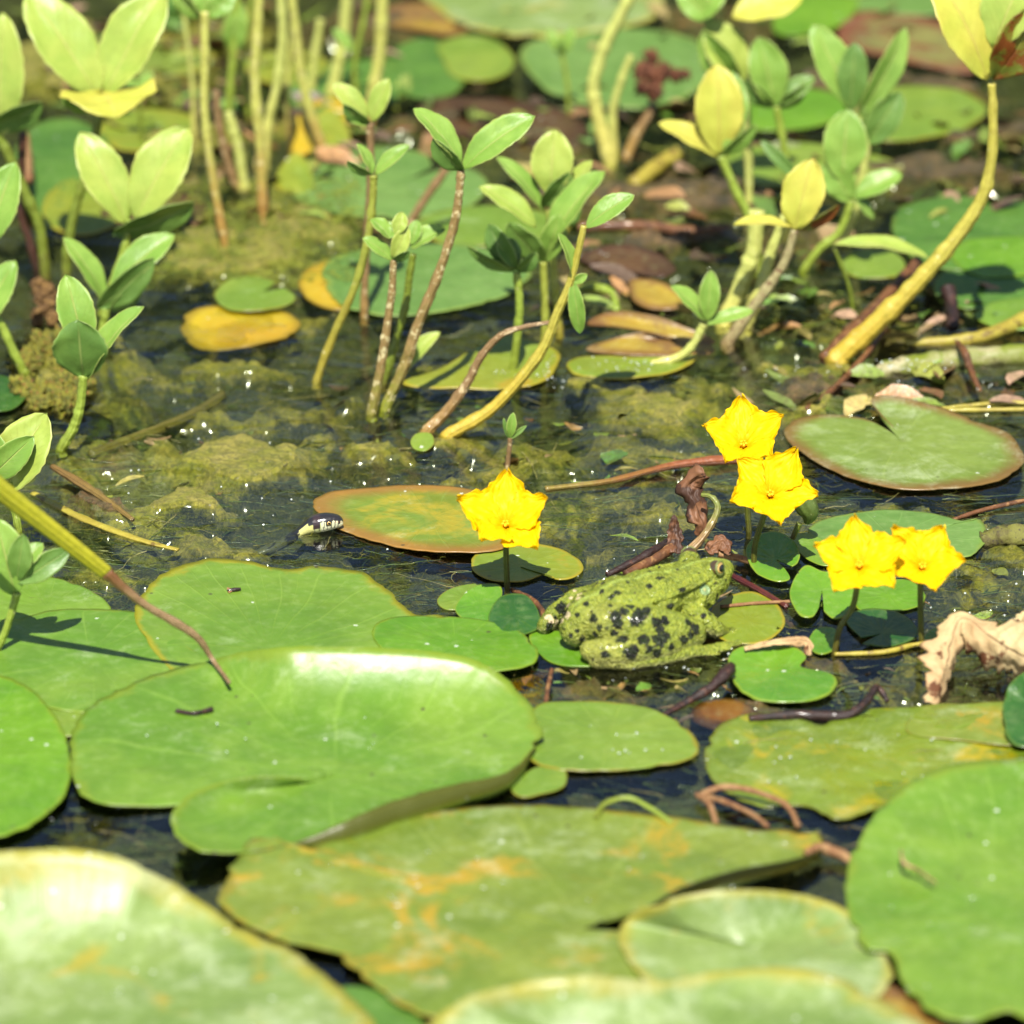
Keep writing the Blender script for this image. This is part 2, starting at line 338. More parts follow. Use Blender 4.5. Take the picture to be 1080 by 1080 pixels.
def build_litter():
    pal = [(.30, .16, .06), (.16, .07, .03), (.38, .30, .10), (.22, .24, .04), (.08, .05, .03), (.32, .20, .12), (.12, .16, .03), (.10, .20, .03), (.20, .28, .04)]
    vs = []; F = []; cols = []
    zones = [((550, 110, 1090, 230), 170), ((330, 90, 640, 150), 60), ((120, 100, 420, 240), 110), ((560, 230, 900, 340), 90), ((820, 300, 1090, 430), 90), ((540, 700, 960, 760), 80), ((640, 560, 1080, 700), 90), ((80, 440, 290, 520), 40), ((330, 400, 830, 500), 60), ((400, -10, 1080, 60), 60), ((20, 10, 260, 130), 130), ((120, -10, 420, 110), 120)]
    for (x0, y0, x1, y1), cnt in zones:
        near = y1 > 430 and y0 >= 400
        for _ in range(cnt):
            p = G(rng.uniform(x0, x1), rng.uniform(y0, y1), 0); p.z = rng.uniform(-.007, -.0012) if near else rng.uniform(-.004, .0015); a = rng.uniform(0, 6.28); L = rng.uniform(.0015, .006) if near else rng.uniform(.003, .012); w_ = L * rng.uniform(.15, .5); tl = rng.normal(0, .25)
            d = Vector((math.cos(a), math.sin(a), tl)); e = Vector((-math.sin(a), math.cos(a), rng.normal(0, .4))); k = len(vs); c = pal[rng.integers(len(pal))]; j = rng.uniform(.7, 1.2)
            for i in range(7):
                t = i / 6; ww = w_ * math.sin(math.pi * (.08 + .84 * t)); bend = Vector((0, 0, 1)) * L * .25 * math.sin(3 * t + a)
                for u in (-1, 0, 1): vs.append(p + d * L * (t - .5) * 2 + e * u * ww * rng.uniform(.8, 1.2) + bend + Vector((0, 0, abs(u) * w_ * .3))); cols.append((c[0] * j, c[1] * j, c[2] * j, 1))
            for f in grid_faces(7, 3): F.append(tuple(q + k for q in f))
    n = N('litter'); at = n.n('ShaderNodeAttribute', attribute_name='Col'); v = n.coord(False)
    c = n.mix(n.math('MULTIPLY', n.ramp(n.noise(v, 400, 5, .7), .4, .65), .5), at.outputs['Color'], (.05, .03, .015, 1))
    n.princ(c, .45, n.bump(n.noise(v, 500, 4), .6, .0008), .5, .3)
    tag(mesh_obj('leaf_litter', vs, F, n.m, cols=cols), 'brown and olive scraps of rotting leaves floating between the plants', 'leaf litter', kind='stuff')
build_litter()

# ------------------------------------------------------------------ lily pads
ground_z = [0]
def pad(label, c, out, mat, z=2.0, notch=False, power=3.5, wav=1.2, name='lily_pad', cat='lily pad', group='floating lily pads', lipin=.35, thick=1.3, N_=150, M_=22, crinkle=.35, sunk=False):
    cz = c[2] if len(c) > 2 else z
    cp = G(c[0], c[1], cz)
    P = []
    for o in out:
        zz = (o[2] if len(o) > 2 and o[2] is not None else z); lip = o[3] if len(o) > 3 else 0
        g = G(o[0], o[1], zz); P.append((g.x, g.y, g.z, lip))
    Q = spline(P, N_, not notch); n = len(Q)
    s = dsc(cp); seed = rng.uniform(0, 100)
    verts = []; uvs = []
    L = 5 if any(len(o) > 3 for o in out) else 0
    for i in range(n):
        p = Vector(Q[i][:3]); d = p - cp; dxy = Vector((d.x, d.y, 0)); ln = max(dxy.length, 1e-6)
        jag = 1 + .016 * noise.noise(Vector((p.x * 240, p.y * 240, seed))) - .035 * max(0, noise.noise(Vector((p.x * 95, p.y * 95, seed + 3))) - .38) * 5
        for j in range(M_ + 1):
            t = (j / M_) ** .85
            q = cp + dxy * t * (jag if t > .8 else 1)
            zz = cp.z + (p.z - cp.z) * t ** power
            wv = wav * s * (noise.noise(Vector((q.x * 30, q.y * 30, seed))) * min(1, t * 2) + .6 * noise.noise(Vector((q.x * 75, q.y * 75, seed + 5))) * t)
            wv += crinkle * s * math.sin(i / n * 2 * math.pi * 15 + seed) * t * (1 - t) * 1.6
            zz += wv + wav * s * .2
            verts.append(Vector((q.x, q.y, zz if sunk else max(zz, min(.2 * PX, p.z))))); uvs.append((i / n, t * .999))
        base = verts[-1].copy(); inn = -dxy.normalized(); lip = max(Q[i][3], 0) * s
        for k in range(1, L + 1):
            a = k / L
            verts.append(base + Vector((0, 0, 1)) * lip * math.sin(a * 1.5) + inn * lip * lipin * (1 - math.cos(a * 1.8)) ); uvs.append((i / n, .999 if lip < .5 * s else 1 + .1 * a))
    m = M_ + 1 + L; F = []
    for i in range(n if not notch else n - 1):
        k = (i + 1) % n
        for j in range(m - 1): F.append((i * m + j, i * m + j + 1, k * m + j + 1, k * m + j))
    ar = sum(Q[i][0] * Q[(i + 1) % n][1] - Q[(i + 1) % n][0] * Q[i][1] for i in range(n))
    if ar < 0: F = [tuple(reversed(f)) for f in F]
    o = mesh_obj(name, verts, F, mat, origin=(cp.x, cp.y, cp.z), uvs=uvs)
    w_ = o.modifiers.new('weld', 'WELD'); w_.merge_threshold = 1e-6
    sm = o.modifiers.new('thickness', 'SOLIDIFY'); sm.thickness = thick * PX; sm.offset = -1
    tag(o, label, cat, group)
    return o

C_ = col
fresh = pad_mat('pad_fresh', C_(128, 182, 58), C_(158, 202, 78), C_(160, 190, 60), .03, None, dust=.60, under=C_(110, 115, 30), rough=.40)
fresh_b = pad_mat('pad_fresh_bright', C_(118, 182, 40), C_(146, 205, 55), C_(165, 200, 55), .03, None, dust=.72, rough=.38)
lime = pad_mat('pad_lime', C_(146, 188, 70), C_(175, 205, 85), C_(190, 175, 60), .03, None, dust=.62)
lime_spot = pad_mat('pad_lime_spotted_rim', C_(132, 182, 62), C_(160, 202, 78), C_(205, 195, 50), .045, None, dust=.62)
pale = pad_mat('pad_pale', C_(150, 185, 100), C_(175, 205, 125), C_(215, 205, 80), .07, C_(225, 200, 70), .58, dust=.52, rough=.43)
olive = pad_mat('pad_olive', C_(142, 172, 62), C_(168, 190, 80), C_(190, 175, 60), .02, C_(236, 195, 60), .53, dust=.56, under=C_(70, 75, 30))
blue = pad_mat('pad_bluegreen', C_(128, 178, 90), C_(148, 194, 108), C_(165, 195, 95), .04, None, dust=.64, rough=.42)
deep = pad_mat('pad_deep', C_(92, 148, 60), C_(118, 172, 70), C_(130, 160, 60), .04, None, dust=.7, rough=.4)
rust = pad_mat('pad_rusty', C_(160, 180, 60), C_(150, 190, 85), C_(205, 140, 80), .22, C_(225, 205, 70), .47, dust=.6)
brim = pad_mat('pad_brown_rim', C_(150, 180, 80), C_(170, 198, 100), C_(165, 110, 70), .13, C_(185, 140, 90), .72, dust=.54)
small = pad_mat('pad_small_glossy', C_(110, 180, 50), C_(140, 200, 60), C_(175, 205, 70), .05, None, dust=.78, rough=.28)
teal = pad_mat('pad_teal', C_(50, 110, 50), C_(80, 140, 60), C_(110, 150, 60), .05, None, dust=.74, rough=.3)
yell = pad_mat('pad_yellowing', C_(185, 195, 60), C_(160, 190, 65), C_(215, 195, 60), .06, C_(225, 185, 55), .6, dust=.7)
orange = pad_mat('leaf_decaying_orange', C_(225, 195, 75), C_(205, 155, 75), C_(150, 105, 65), .22, C_(155, 110, 90), .46, dust=.6, rough=.4)
gold = pad_mat('leaf_golden', C_(255, 225, 50), C_(250, 200, 50), C_(190, 160, 50), .12, C_(170, 140, 60), .60, dust=.75, rough=.42)
redp = pad_mat('pad_reddish', C_(150, 150, 100), C_(185, 180, 110), C_(165, 85, 75), .3, C_(160, 90, 80), .52, dust=.6)
brown = pad_mat('leaf_brown_sunken', C_(130, 90, 60), C_(105, 80, 55), C_(90, 60, 40), .2, C_(80, 50, 35), .55, dust=.7, rough=.4)

# --- back rows
pad('wide pale green pad cut by the top edge behind the middle stems', (560, -10), [(425, -30), (455, 5), (490, 27), (545, 38), (590, 38), (640, 31), (682, 22), (700, 5), (690, -25), (640, -45), (540, -50), (470, -46)], pale, 4)
pad('large blue green pad below the top edge, curved pale stem in front of it', (650, 70), [(548, 60), (560, 45), (600, 34), (670, 30), (730, 40), (752, 65), (740, 92), (700, 110), (650, 113), (600, 106), (570, 90)], blue, 2)
pad('round dark green pad overlapped by a lighter pad near the top centre', (448, 75), [(405, 65), (425, 46), (460, 42), (487, 60), (491, 82), (478, 99), (448, 104), (418, 94)], deep, 2)
pad('small lime pad tucked against a darker round pad near the top centre', (505, 62), [(462, 48), (480, 39), (505, 38), (530, 47), (543, 64), (533, 79), (505, 86), (478, 80), (468, 64)], lime, 4)
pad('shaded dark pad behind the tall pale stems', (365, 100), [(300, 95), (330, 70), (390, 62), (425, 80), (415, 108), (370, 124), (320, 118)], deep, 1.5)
pad('brown sunken pad stretched behind the two leaf sprig', (530, 125), [(440, 115), (470, 103), (540, 105), (600, 118), (618, 140), (590, 152), (520, 148), (455, 135)], brown, 1)
pad('wide green pad behind the left middle sprigs with a slit on its right', (428, 190), [(456, 176), (446, 162), (400, 155), (345, 157), (310, 170), (302, 192), (318, 214), (370, 228), (430, 230), (480, 223), (508, 208), (513, 190), (492, 177), (462, 180)], blue, 2, notch=True)
pad('sunlit lime pad half hidden behind the leafy middle cluster', (520, 240), [(437, 238), (465, 223), (520, 217), (570, 222), (600, 236), (588, 251), (540, 258), (470, 257)], lime, 2)
pad('bluish pad crossed by leaf shadows behind the middle stems', (440, 297), [(340, 285), (358, 268), (400, 261), (470, 257), (525, 265), (560, 285), (540, 308), (500, 322), (450, 331), (400, 332), (360, 322), (344, 303)], blue, 3)
pad('golden sunken leaf at the left rim of the bluish pad', (346, 300), [(315, 297), (328, 280), (352, 275), (375, 290), (382, 320), (352, 326), (325, 316)], gold, 1, name='sunken_leaf', cat='leaf', group='decaying leaves')
pad('little lime pad above the golden leaf on the left', (275, 308), [(300, 304), (312, 314), (300, 323), (268, 328), (240, 325), (226, 312), (238, 297), (265, 291), (289, 296), (284, 303)], lime, 5, notch=True)
pad('golden yellow leaf with a brown end floating below the little lime pad', (262, 343), [(190, 345), (205, 328), (240, 323), (290, 326), (316, 339, 2), (306, 354, 2), (270, 364, 1), (230, 370, -3), (205, 365, -6)], gold, -1, wav=3, sunk=True, name='sunken_leaf', cat='leaf', group='decaying leaves')
pad('flat mid green pad right of the upper cluster near the top right', (970, 118), [(900, 125), (920, 98), (960, 90), (1010, 95), (1040, 112), (1028, 131), (990, 143), (940, 149), (905, 142)], lime, 2)
pad('pale lime pad behind the right hand leaf cluster', (850, 172), [(765, 165), (820, 150), (880, 154), (938, 168), (948, 182), (900, 193), (850, 197), (785, 193)], lime, 2)
pad('reddish rimmed pad lying near the top right corner', (960, 45), [(885, 30), (910, 12), (960, 15), (1010, 28), (1045, 52), (1025, 76), (980, 70), (930, 58), (890, 48)], redp, 2)
pad('bright green pad with a curled red edge behind the upper right cluster', (830, 115), [(770, 125), (790, 108), (840, 94), (885, 100), (895, 118), (860, 133), (800, 137)], fresh_b, 3)
pad('bright pad cut by the top edge right of centre', (850, 10), [(815, 20), (830, 0), (840, -25), (890, -28), (905, 0), (890, 24), (850, 37), (820, 35)], fresh_b, 3)
pad('long pale pad along the top edge near the right corner', (985, -8), [(890, -5), (920, -25), (1000, -35), (1090, -28), (1100, 0), (1060, 14), (980, 16), (910, 12)], blue, 3)
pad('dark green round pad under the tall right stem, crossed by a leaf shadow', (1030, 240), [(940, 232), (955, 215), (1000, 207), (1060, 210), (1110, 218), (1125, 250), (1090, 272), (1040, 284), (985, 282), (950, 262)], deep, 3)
pad('mid green pad with a curved stem shadow at the right edge', (1060, 275), [(1003, 270), (1020, 254), (1060, 250), (1110, 252), (1120, 280), (1080, 290), (1030, 290)], fresh_b, 5)
pad('low green pad under the stem shadow at the right edge', (1060, 300), [(985, 300), (1000, 284), (1050, 281), (1110, 285), (1125, 310), (1080, 322), (1020, 326), (990, 316)], deep, 2)
pad('sliver of green pad above the yellow rhizome at the right edge', (1080, 330), [(1028, 332), (1045, 320), (1090, 314), (1130, 320), (1130, 345), (1080, 348), (1045, 343)], fresh, 3)
pad('lime pad half sunk under the floating yellow green leaf', (915, 280), [(888, 275), (900, 265), (940, 265), (955, 280), (945, 292), (910, 293), (892, 288)], lime, 1.5)
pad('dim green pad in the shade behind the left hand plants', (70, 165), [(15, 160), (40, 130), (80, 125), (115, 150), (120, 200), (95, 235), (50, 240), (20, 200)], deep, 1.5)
pad('yellow green pad behind the two broad leaves on the left', (80, 215), [(45, 220), (60, 195), (100, 185), (130, 200), (125, 235), (85, 248), (55, 240)], yell, 2)
pad('pale yellowish pad between the leaf sprays at the upper left', (150, 135), [(105, 135), (130, 118), (170, 115), (205, 125), (200, 150), (160, 160), (120, 155)], yell, 2)
pad('brown dead pad under the second leaf spray on the left', (160, 215), [(110, 215), (150, 200), (200, 205), (218, 222), (190, 240), (140, 243), (110, 232)], brown, 1.5)
pad('orange edged pad glimpsed at the top behind the stems', (440, 18), [(400, 12), (430, 2), (470, 8), (495, 25), (480, 38), (440, 32), (405, 24)], orange, 1.5)
pad('small dark pad at the left edge below the leaf sprays', (10, 415), [(-25, 405), (0, 395), (22, 405), (28, 418), (10, 432), (-20, 430)], teal, 4)
pad('olive pad low behind the pinkish short stem at the back', (175, 62), [(125, 60), (150, 46), (190, 44), (225, 55), (215, 74), (170, 80), (135, 76)], olive, 1.5)
pad('dark pad against the top edge between the big leaves and the back stems', (170, 8), [(130, 5), (165, -10), (205, -6), (215, 12), (180, 24), (145, 20)], deep, 1.5)
pad('golden scrap of pad behind the reddish leaning stem', (345, 115), [(322, 118), (335, 104), (362, 102), (378, 116), (360, 130), (332, 130)], gold, 2)
pad('yellow green pad behind the forked pale stems', (300, 70), [(255, 70), (275, 56), (320, 54), (345, 66), (330, 84), (285, 88)], yell, 1.5)
# --- middle
pad('yellow and rust coloured pad beside the snake', (455, 546), [(330, 531, 3), (345, 520), (390, 514), (440, 511), (490, 515), (525, 525), (546, 545), (546, 566, 5), (528, 579, 6), (490, 583, 5), (440, 580, 4), (400, 572), (360, 558), (340, 545)], rust, 2.5)
pad('small yellow green pad with a slit beside the single flower', (548, 598), [(577, 607), (593, 612), (613, 604), (611, 590), (585, 577), (550, 572), (515, 577), (498, 588), (500, 602), (520, 612), (550, 613), (571, 606)], yell, 3, notch=True)
pad('big heart shaped pad with a brown rim right of the twin flowers', (950, 464, 3), [(942, 450, 6), (925, 431, 10), (920, 419, 12), (940, 417, 10), (990, 429, 6), (1030, 445), (1062, 456), (1079, 478), (1076, 492), (1050, 508), (1000, 516), (950, 517), (900, 505), (860, 486), (832, 466), (828, 451), (845, 440), (880, 437), (915, 443), (938, 455)], brim, 3, notch=True)
pad('long blue green pad lying behind the right pair of flowers', (940, 566), [(853, 558), (878, 545), (930, 538), (980, 541), (1018, 550), (1034, 548), (1040, 562), (1034, 578), (1012, 591), (960, 594), (900, 592), (868, 580)], blue, 2)
pad('small pad stub left of the long blue green pad', (858, 575), [(836, 568), (852, 562), (875, 575), (885, 592), (868, 596), (846, 586)], fresh, 3, power=2)
pad('little round split pad under the lower twin flower, half in its shadow', (818, 590, 9), [(828, 600, 7), (833, 610, 5), (820, 613, 4), (800, 606, 5), (790, 593, 8), (787, 577, 12), (800, 564, 17), (817, 560, 18), (833, 567, 17), (843, 580, 13), (842, 592, 9), (836, 597, 8)], small, 6, notch=True, power=1.2, wav=.6)
pad('two lobed glossy pad left of the right flower stem', (867, 622, 10), [(864, 640, 6), (857, 650, 5), (843, 648, 6), (833, 628, 10), (838, 610, 15), (850, 596, 18), (867, 602, 17), (885, 604, 18), (900, 612, 16), (903, 627, 11), (896, 646, 6), (880, 652, 4), (869, 644, 6)], small, 7, notch=True, power=1.3, wav=.6)
pad('flat small pad directly under the right pair of flowers', (938, 628), [(903, 640), (903, 622), (925, 612), (958, 612), (975, 625), (971, 638), (945, 644), (920, 644)], fresh_b, 3)
pad('dark green shaded pad between the two right flower stems', (930, 668), [(908, 672), (893, 656), (900, 645), (930, 642), (955, 650), (968, 666), (958, 676), (935, 681), (910, 678)], teal, 4, notch=True)
pad('yellow sunken pad below the frog snout', (788, 655), [(747, 660), (755, 638), (785, 624), (815, 633), (828, 655), (815, 672), (790, 679), (762, 675)], yell, .8, thick=.8)
pad('glossy curled pad below and right of the frog', (825, 705, 6), [(768, 700, 8), (775, 685, 12), (800, 679, 15), (835, 682, 14), (850, 692, 10), (845, 703, 6), (875, 710, 6), (883, 721, 5), (870, 735, 4), (840, 740, 4), (800, 738, 4), (778, 725, 6)], small, 6, power=2)
pad('tiny green pad between glossy curled pad and flower stems', (866, 676), [(852, 682), (860, 664), (880, 663), (886, 680), (868, 690)], small, 3)
pad('tiny pad peeping out beside the right most flower stem', (990, 672), [(975, 675), (982, 664), (1000, 662), (1006, 675), (990, 684)], small, 3)
pad('small lime pad behind the foot of the single flower', (490, 630), [(461, 632), (475, 620), (500, 615), (522, 618), (512, 632), (492, 641), (470, 642)], lime, 2)
pad('little folded pad left of the foot of the single flower', (505, 638, 6), [(480, 642, 4), (492, 624, 10), (510, 616, 12), (528, 618, 10), (527, 636, 6), (511, 657, 3), (492, 655, 3)], small, 5, power=1.5)
pad('little glossy dark pad at the foot of the single flower', (543, 650, 8), [(515, 654, 4), (528, 630, 12), (553, 627, 12), (568, 645, 8), (566, 664, 4), (530, 671, 3)], teal, 5, power=1.5)
pad('small green pad under the hind foot of the frog', (600, 685), [(559, 668), (600, 666), (640, 688), (636, 702), (592, 701), (570, 690)], fresh_b, 1.5)
pad('long narrow pad between the big pads and the frog', (480, 680), [(393, 672), (402, 655), (440, 650), (500, 652), (545, 664), (567, 686), (560, 701), (520, 708), (470, 706), (418, 695)], fresh_b, 5, power=2)
pad('round topped pad with a speckled rim left of the snake reflection', (283, 686), [(143, 640), (155, 622), (170, 606), (195, 595), (228, 588), (262, 592), (300, 600), (340, 597), (385, 605), (412, 626), (436, 648), (470, 652), (475, 690), (440, 730), (340, 750), (250, 745), (190, 715), (150, 670)], lime_spot, 3.5, wav=1.6)
pad('pale pad in shadow at the left edge behind the reed', (50, 640), [(-40, 630), (0, 612), (50, 608), (95, 622), (118, 645), (90, 665), (20, 670), (-40, 660)], fresh, 1.8)
pad('green pad crossed by the long reed shadow on the left', (95, 690), [(-40, 665), (20, 652), (60, 644), (130, 644), (170, 653), (205, 685), (235, 708), (190, 735), (140, 748), (90, 752), (40, 745), (-40, 735)], fresh, 3, wav=2)
pad('small lime pad wedged between three large pads on the left', (65, 755), [(30, 745), (55, 733), (90, 738), (100, 755), (85, 775), (50, 772)], lime, 2)
pad('bright round pad cut by the left edge', (-40, 800, 6), [(-60, 705, 10), (-10, 710, 10), (30, 724, 10), (55, 750), (70, 780), (75, 815), (64, 845), (35, 868), (0, 882), (-60, 890), (-110, 850), (-120, 760)], fresh_b, 7)
pad('largest green pad in the foreground with shiny raised back edge and rolled near lobe', (352, 818, 7),
    [(318, 812, 3, 0), (275, 832, 2, 0), (225, 844, 2, 0), (180, 850, 4, 0), (110, 848, 7, 0), (84, 834, 7, 0), (74, 795, 7, 0), (84, 757, 7, 0), (115, 734, 8, 0), (160, 713, 9, 0), (205, 702, 12, 0), (250, 690, 34, 0), (300, 684, 52, 0), (370, 683, 54, 0), (430, 684, 54, 0), (480, 692, 48, 0), (520, 706, 38, 0), (552, 735, 20, 0), (572, 768, 14, 0), (562, 792, 10, 2), (540, 828, 6, 14), (480, 852, 6, 22), (420, 873, 6, 24), (370, 888, 7, 20), (320, 895, 8, 8), (265, 898, 14, 0), (215, 897, 18, 0), (188, 882, 22, 0), (180, 862, 26, 0), (194, 842, 27, 0), (225, 828, 26, 0), (265, 821, 24, 0), (318, 822, 14, 0)],
    fresh, 7, notch=True, power=5.5, wav=2.0, N_=220, M_=30, crinkle=.05)
pad('torn light green pad end right of the rolled lobe', (572, 822), [(540, 830), (560, 812), (582, 808), (597, 815), (594, 830), (570, 838), (548, 840)], lime, 3)
pad('oval lime pad beyond the right end of the largest pad', (640, 776), [(550, 775), (565, 746), (600, 740), (660, 742), (705, 755), (735, 780), (731, 798), (690, 808), (640, 812), (590, 812), (560, 802)], lime, 4)
ragged = pad_mat('pad_ragged_olive', C_(138, 168, 50), C_(160, 188, 60), C_(150, 160, 60), .03, C_(235, 210, 40), .53, dust=.56, rough=.22)
amber = pad_mat('leaf_amber', C_(190, 135, 40), C_(150, 95, 35), C_(90, 60, 35), .2, C_(90, 55, 35), .5)
pad('broad ragged half sunken olive pad with yellow patches in the lower right middle', (880, 800, 1.5), [(743, 803), (750, 775), (775, 757), (810, 751), (845, 757, .5), (868, 764, -1), (885, 752), (920, 745), (960, 748, -1), (1000, 742), (1040, 748, -1), (1085, 742), (1120, 790), (1060, 825), (1000, 840), (950, 842, -1), (920, 858), (880, 866), (850, 852), (800, 850), (760, 832)], ragged, .4, wav=4.5, power=2, thick=.6, N_=220, M_=34, sunk=True)
pad('lime pad just under the surface below the dry curled leaf', (1030, 765), [(955, 768), (970, 750), (1020, 742), (1080, 742), (1110, 765), (1080, 785), (1010, 780), (970, 776)], olive, 3)
pad('dark green upturned pad at the right edge below the dry leaf', (1090, 745, 10), [(1058, 738, 14), (1068, 718, 25), (1100, 702, 30), (1130, 730, 20), (1120, 775, 10), (1085, 788, 6), (1062, 777, 8)], teal, 8, power=1.5)
# --- foreground
pad('big pale pad with yellow rim in the bottom left corner', (60, 1065, 10), [(-120, 930, 40), (-40, 905, 66), (30, 897, 78), (90, 897, 78), (135, 908, 70), (180, 930, 48), (230, 963, 24), (265, 985, 18), (310, 1005, 14), (350, 1035, 12), (385, 1065, 12), (400, 1100, 12), (370, 1180, 10), (200, 1230, 10), (0, 1240, 10), (-150, 1150, 14)], pale, 12, power=4.5, wav=3, crinkle=.15)
pad('wide olive pad with an orange blotched slit across the foreground', (610, 980, 9),
    [(680, 962, 8, 4), (720, 948, 8, 14), (780, 932, 8, 18), (840, 915, 8, 12), (866, 898, 9, 4), (860, 878, 10, 0), (800, 874, 10, 0), (740, 866, 10, 0), (680, 858, 10, 0), (600, 851, 10, 0), (520, 849, 10, 0), (450, 857, 10, 0), (400, 868, 10, 0), (350, 884, 10, 0), (315, 898, 12, 0), (285, 882, 16, 0), (262, 886, 14, 0), (240, 925, 10, 0), (232, 950, 8, 0), (260, 975, 7, 0), (300, 992, 7, 0), (345, 1005, 7, 0), (400, 1042, 7, 0), (440, 1068, 7, 0), (520, 1080, 7, 0), (620, 1080, 7, 0), (720, 1060, 7, 0), (780, 1030, 7, 0), (760, 1000, 8, 0), (700, 985, 8, 0)],
    olive, 9, notch=True, power=2.5, wav=2.2, N_=200, M_=28)
pad('shiny pale pad between the wide olive pad and the right hand pad', (810, 1000, 12), [(655, 975, 14), (700, 950, 44), (760, 940, 54), (830, 941, 40), (880, 953, 24), (912, 975, 16), (935, 1010, 12), (938, 1040, 10), (880, 1075, 10), (780, 1085, 10), (700, 1050, 10), (660, 1010, 12)], pale, 14, power=3, wav=2.5)
pad('orange edged pad showing between two pads at the bottom right', (930, 1080, 6), [(900, 1045, 8), (935, 1038, 8), (970, 1060, 8), (1000, 1085, 8), (1020, 1130, 8), (900, 1140, 8), (870, 1090, 8)], orange, 7)
pad('yellow flecked pad with a raised rim at the bottom centre', (690, 1130, 20), [(430, 1120, 20), (450, 1080, 24), (490, 1053, 44), (550, 1037, 66), (620, 1030, 70), (690, 1036, 50), (760, 1026, 40), (830, 1022, 38), (895, 1038, 30), (955, 1070, 24), (990, 1110, 20), (930, 1220, 18), (700, 1250, 18), (480, 1220, 18)], pale, 20, power=4.5, wav=3, crinkle=.15)
pad('large smooth green pad filling the lower right corner', (1045, 965, 16), [(892, 942, 20), (897, 905, 24), (918, 865, 30), (955, 828, 38), (1000, 808, 42), (1055, 800, 42), (1120, 805, 36), (1190, 850, 28), (1215, 950, 24), (1190, 1050, 20), (1110, 1085, 18), (1065, 1068, 18), (1025, 1078, 18), (982, 1068, 18), (956, 1042, 18), (940, 1012, 16), (912, 1000, 18), (897, 972, 18)], fresh, 20, power=3, wav=2.5)
pad('dull green pad deep in the gap at the bottom left', (400, 1075), [(330, 1060), (370, 1040), (430, 1060), (450, 1100), (400, 1130), (340, 1110)], deep, 2)
# decaying leaves near the middle
pad('orange decaying leaf with a folded back edge behind the small sprig', (690, 358, 6), [(618, 368, 3, 0), (650, 357, 8, 0), (690, 352, 12, 0), (740, 360, 8, 0), (752, 372, 4, 0), (700, 376, 2, 0), (650, 374, 2, 0)], orange, 4, name='decaying_leaf', cat='leaf', group='decaying leaves', wav=2)
pad('arched pinkish brown leaf above the orange decaying leaf', (670, 343, 16), [(619, 343, 8), (640, 331, 20), (680, 331, 26), (725, 345, 18), (755, 360, 6), (735, 364, 4), (690, 352, 14), (650, 345, 14)], orange, 10, name='decaying_leaf', cat='leaf', group='decaying leaves', wav=2)
pad('crumpled orange leaf behind the arched brown leaf', (692, 308, 10), [(665, 295, 10), (700, 298, 16), (722, 315, 8), (722, 326, 3), (690, 327, 3), (668, 318, 4)], orange, 6, name='decaying_leaf', cat='leaf', group='decaying leaves', wav=3)
pad('shrivelled tan leaf lying across the water behind the small sprig', (665, 275, 8), [(610, 270, 4), (640, 258, 12), (680, 262, 14), (712, 282, 6), (700, 294, 3), (665, 288, 4), (635, 285, 3)], brown, 6, name='decaying_leaf', cat='leaf', group='decaying leaves', wav=3)
pad('half sunk olive leaf with wet glints behind the thick yellow stem', (500, 385, 3), [(425, 405, 1), (470, 385, 2), (530, 352, 8), (560, 358, 6), (590, 375, 2), (570, 405, 1), (500, 410, 1)], yell, 3, name='sunken_leaf', cat='leaf', group='decaying leaves', wav=3)
pad('half sunk olive leaf with wet glints left of the small sprig stem', (650, 388, 3), [(600, 382, 1), (640, 374, 5), (690, 376, 6), (735, 372, 3), (720, 390, 1), (670, 400, 1), (610, 398, 1)], yell, 3, name='sunken_leaf', cat='leaf', group='decaying leaves', wav=3)
pad('amber sunken leaf below the frog beside the dark twig', (755, 750, 1), [(728, 758, -6), (740, 740, -5), (775, 737, -4), (800, 745, -5), (792, 766, -5), (760, 771, -6)], amber, -5, sunk=True, name='sunken_leaf', cat='leaf', group='decaying leaves', wav=1)
pad('small round lime pad at the foot of the thick yellow stem', (446, 466, 4), [(433, 465, 5), (440, 457, 8), (454, 457, 8), (458, 467, 4), (449, 475, 2), (437, 473, 2)], lime, 3, power=1.5)

# ------------------------------------------------------------------ stems, leaflets, plants
def tube(name, pts, radii, mat, parent=None, origin=None, seg=12, n=None, bumpy=0.0, flat=1.0):
    P = [tuple(p) + (r,) for p, r in zip(pts, radii)]
    n = n or max(14, 8 * len(pts)); Q = spline(P, n)
    vs = []; uvs = []; prev = Vector((1, 0, 0)); sd = rng.uniform(0, 50)
    for i in range(n):
        a = Vector(Q[max(i - 1, 0)][:3]); b = Vector(Q[min(i + 1, n - 1)][:3]); d = (b - a).normalized()
        x = (prev - d * prev.dot(d)).normalized(); prev = x; y = d.cross(x)
        for j in range(seg):
            t = 2 * math.pi * j / seg
            r = abs(Q[i][3]) * (1 + (.14 * math.exp(-((i + sd) % 19 - 9) ** 2 / 2.5) if bumpy > 0 else 0)) * (1 + bumpy * noise.noise(Vector((j * 1.1, i * .45, sd))))
            vs.append(Vector(Q[i][:3]) + x * math.cos(t) * r + y * math.sin(t) * r * flat); uvs.append((j / seg, i / (n - 1)))
    F = grid_faces(n, seg, True)
    F.append(tuple(reversed(range(seg)))); F.append(tuple((n - 1) * seg + j for j in range(seg)))
    return mesh_obj(name, vs, F, mat, parent, origin if origin is not None else tuple(pts[0]), uvs)

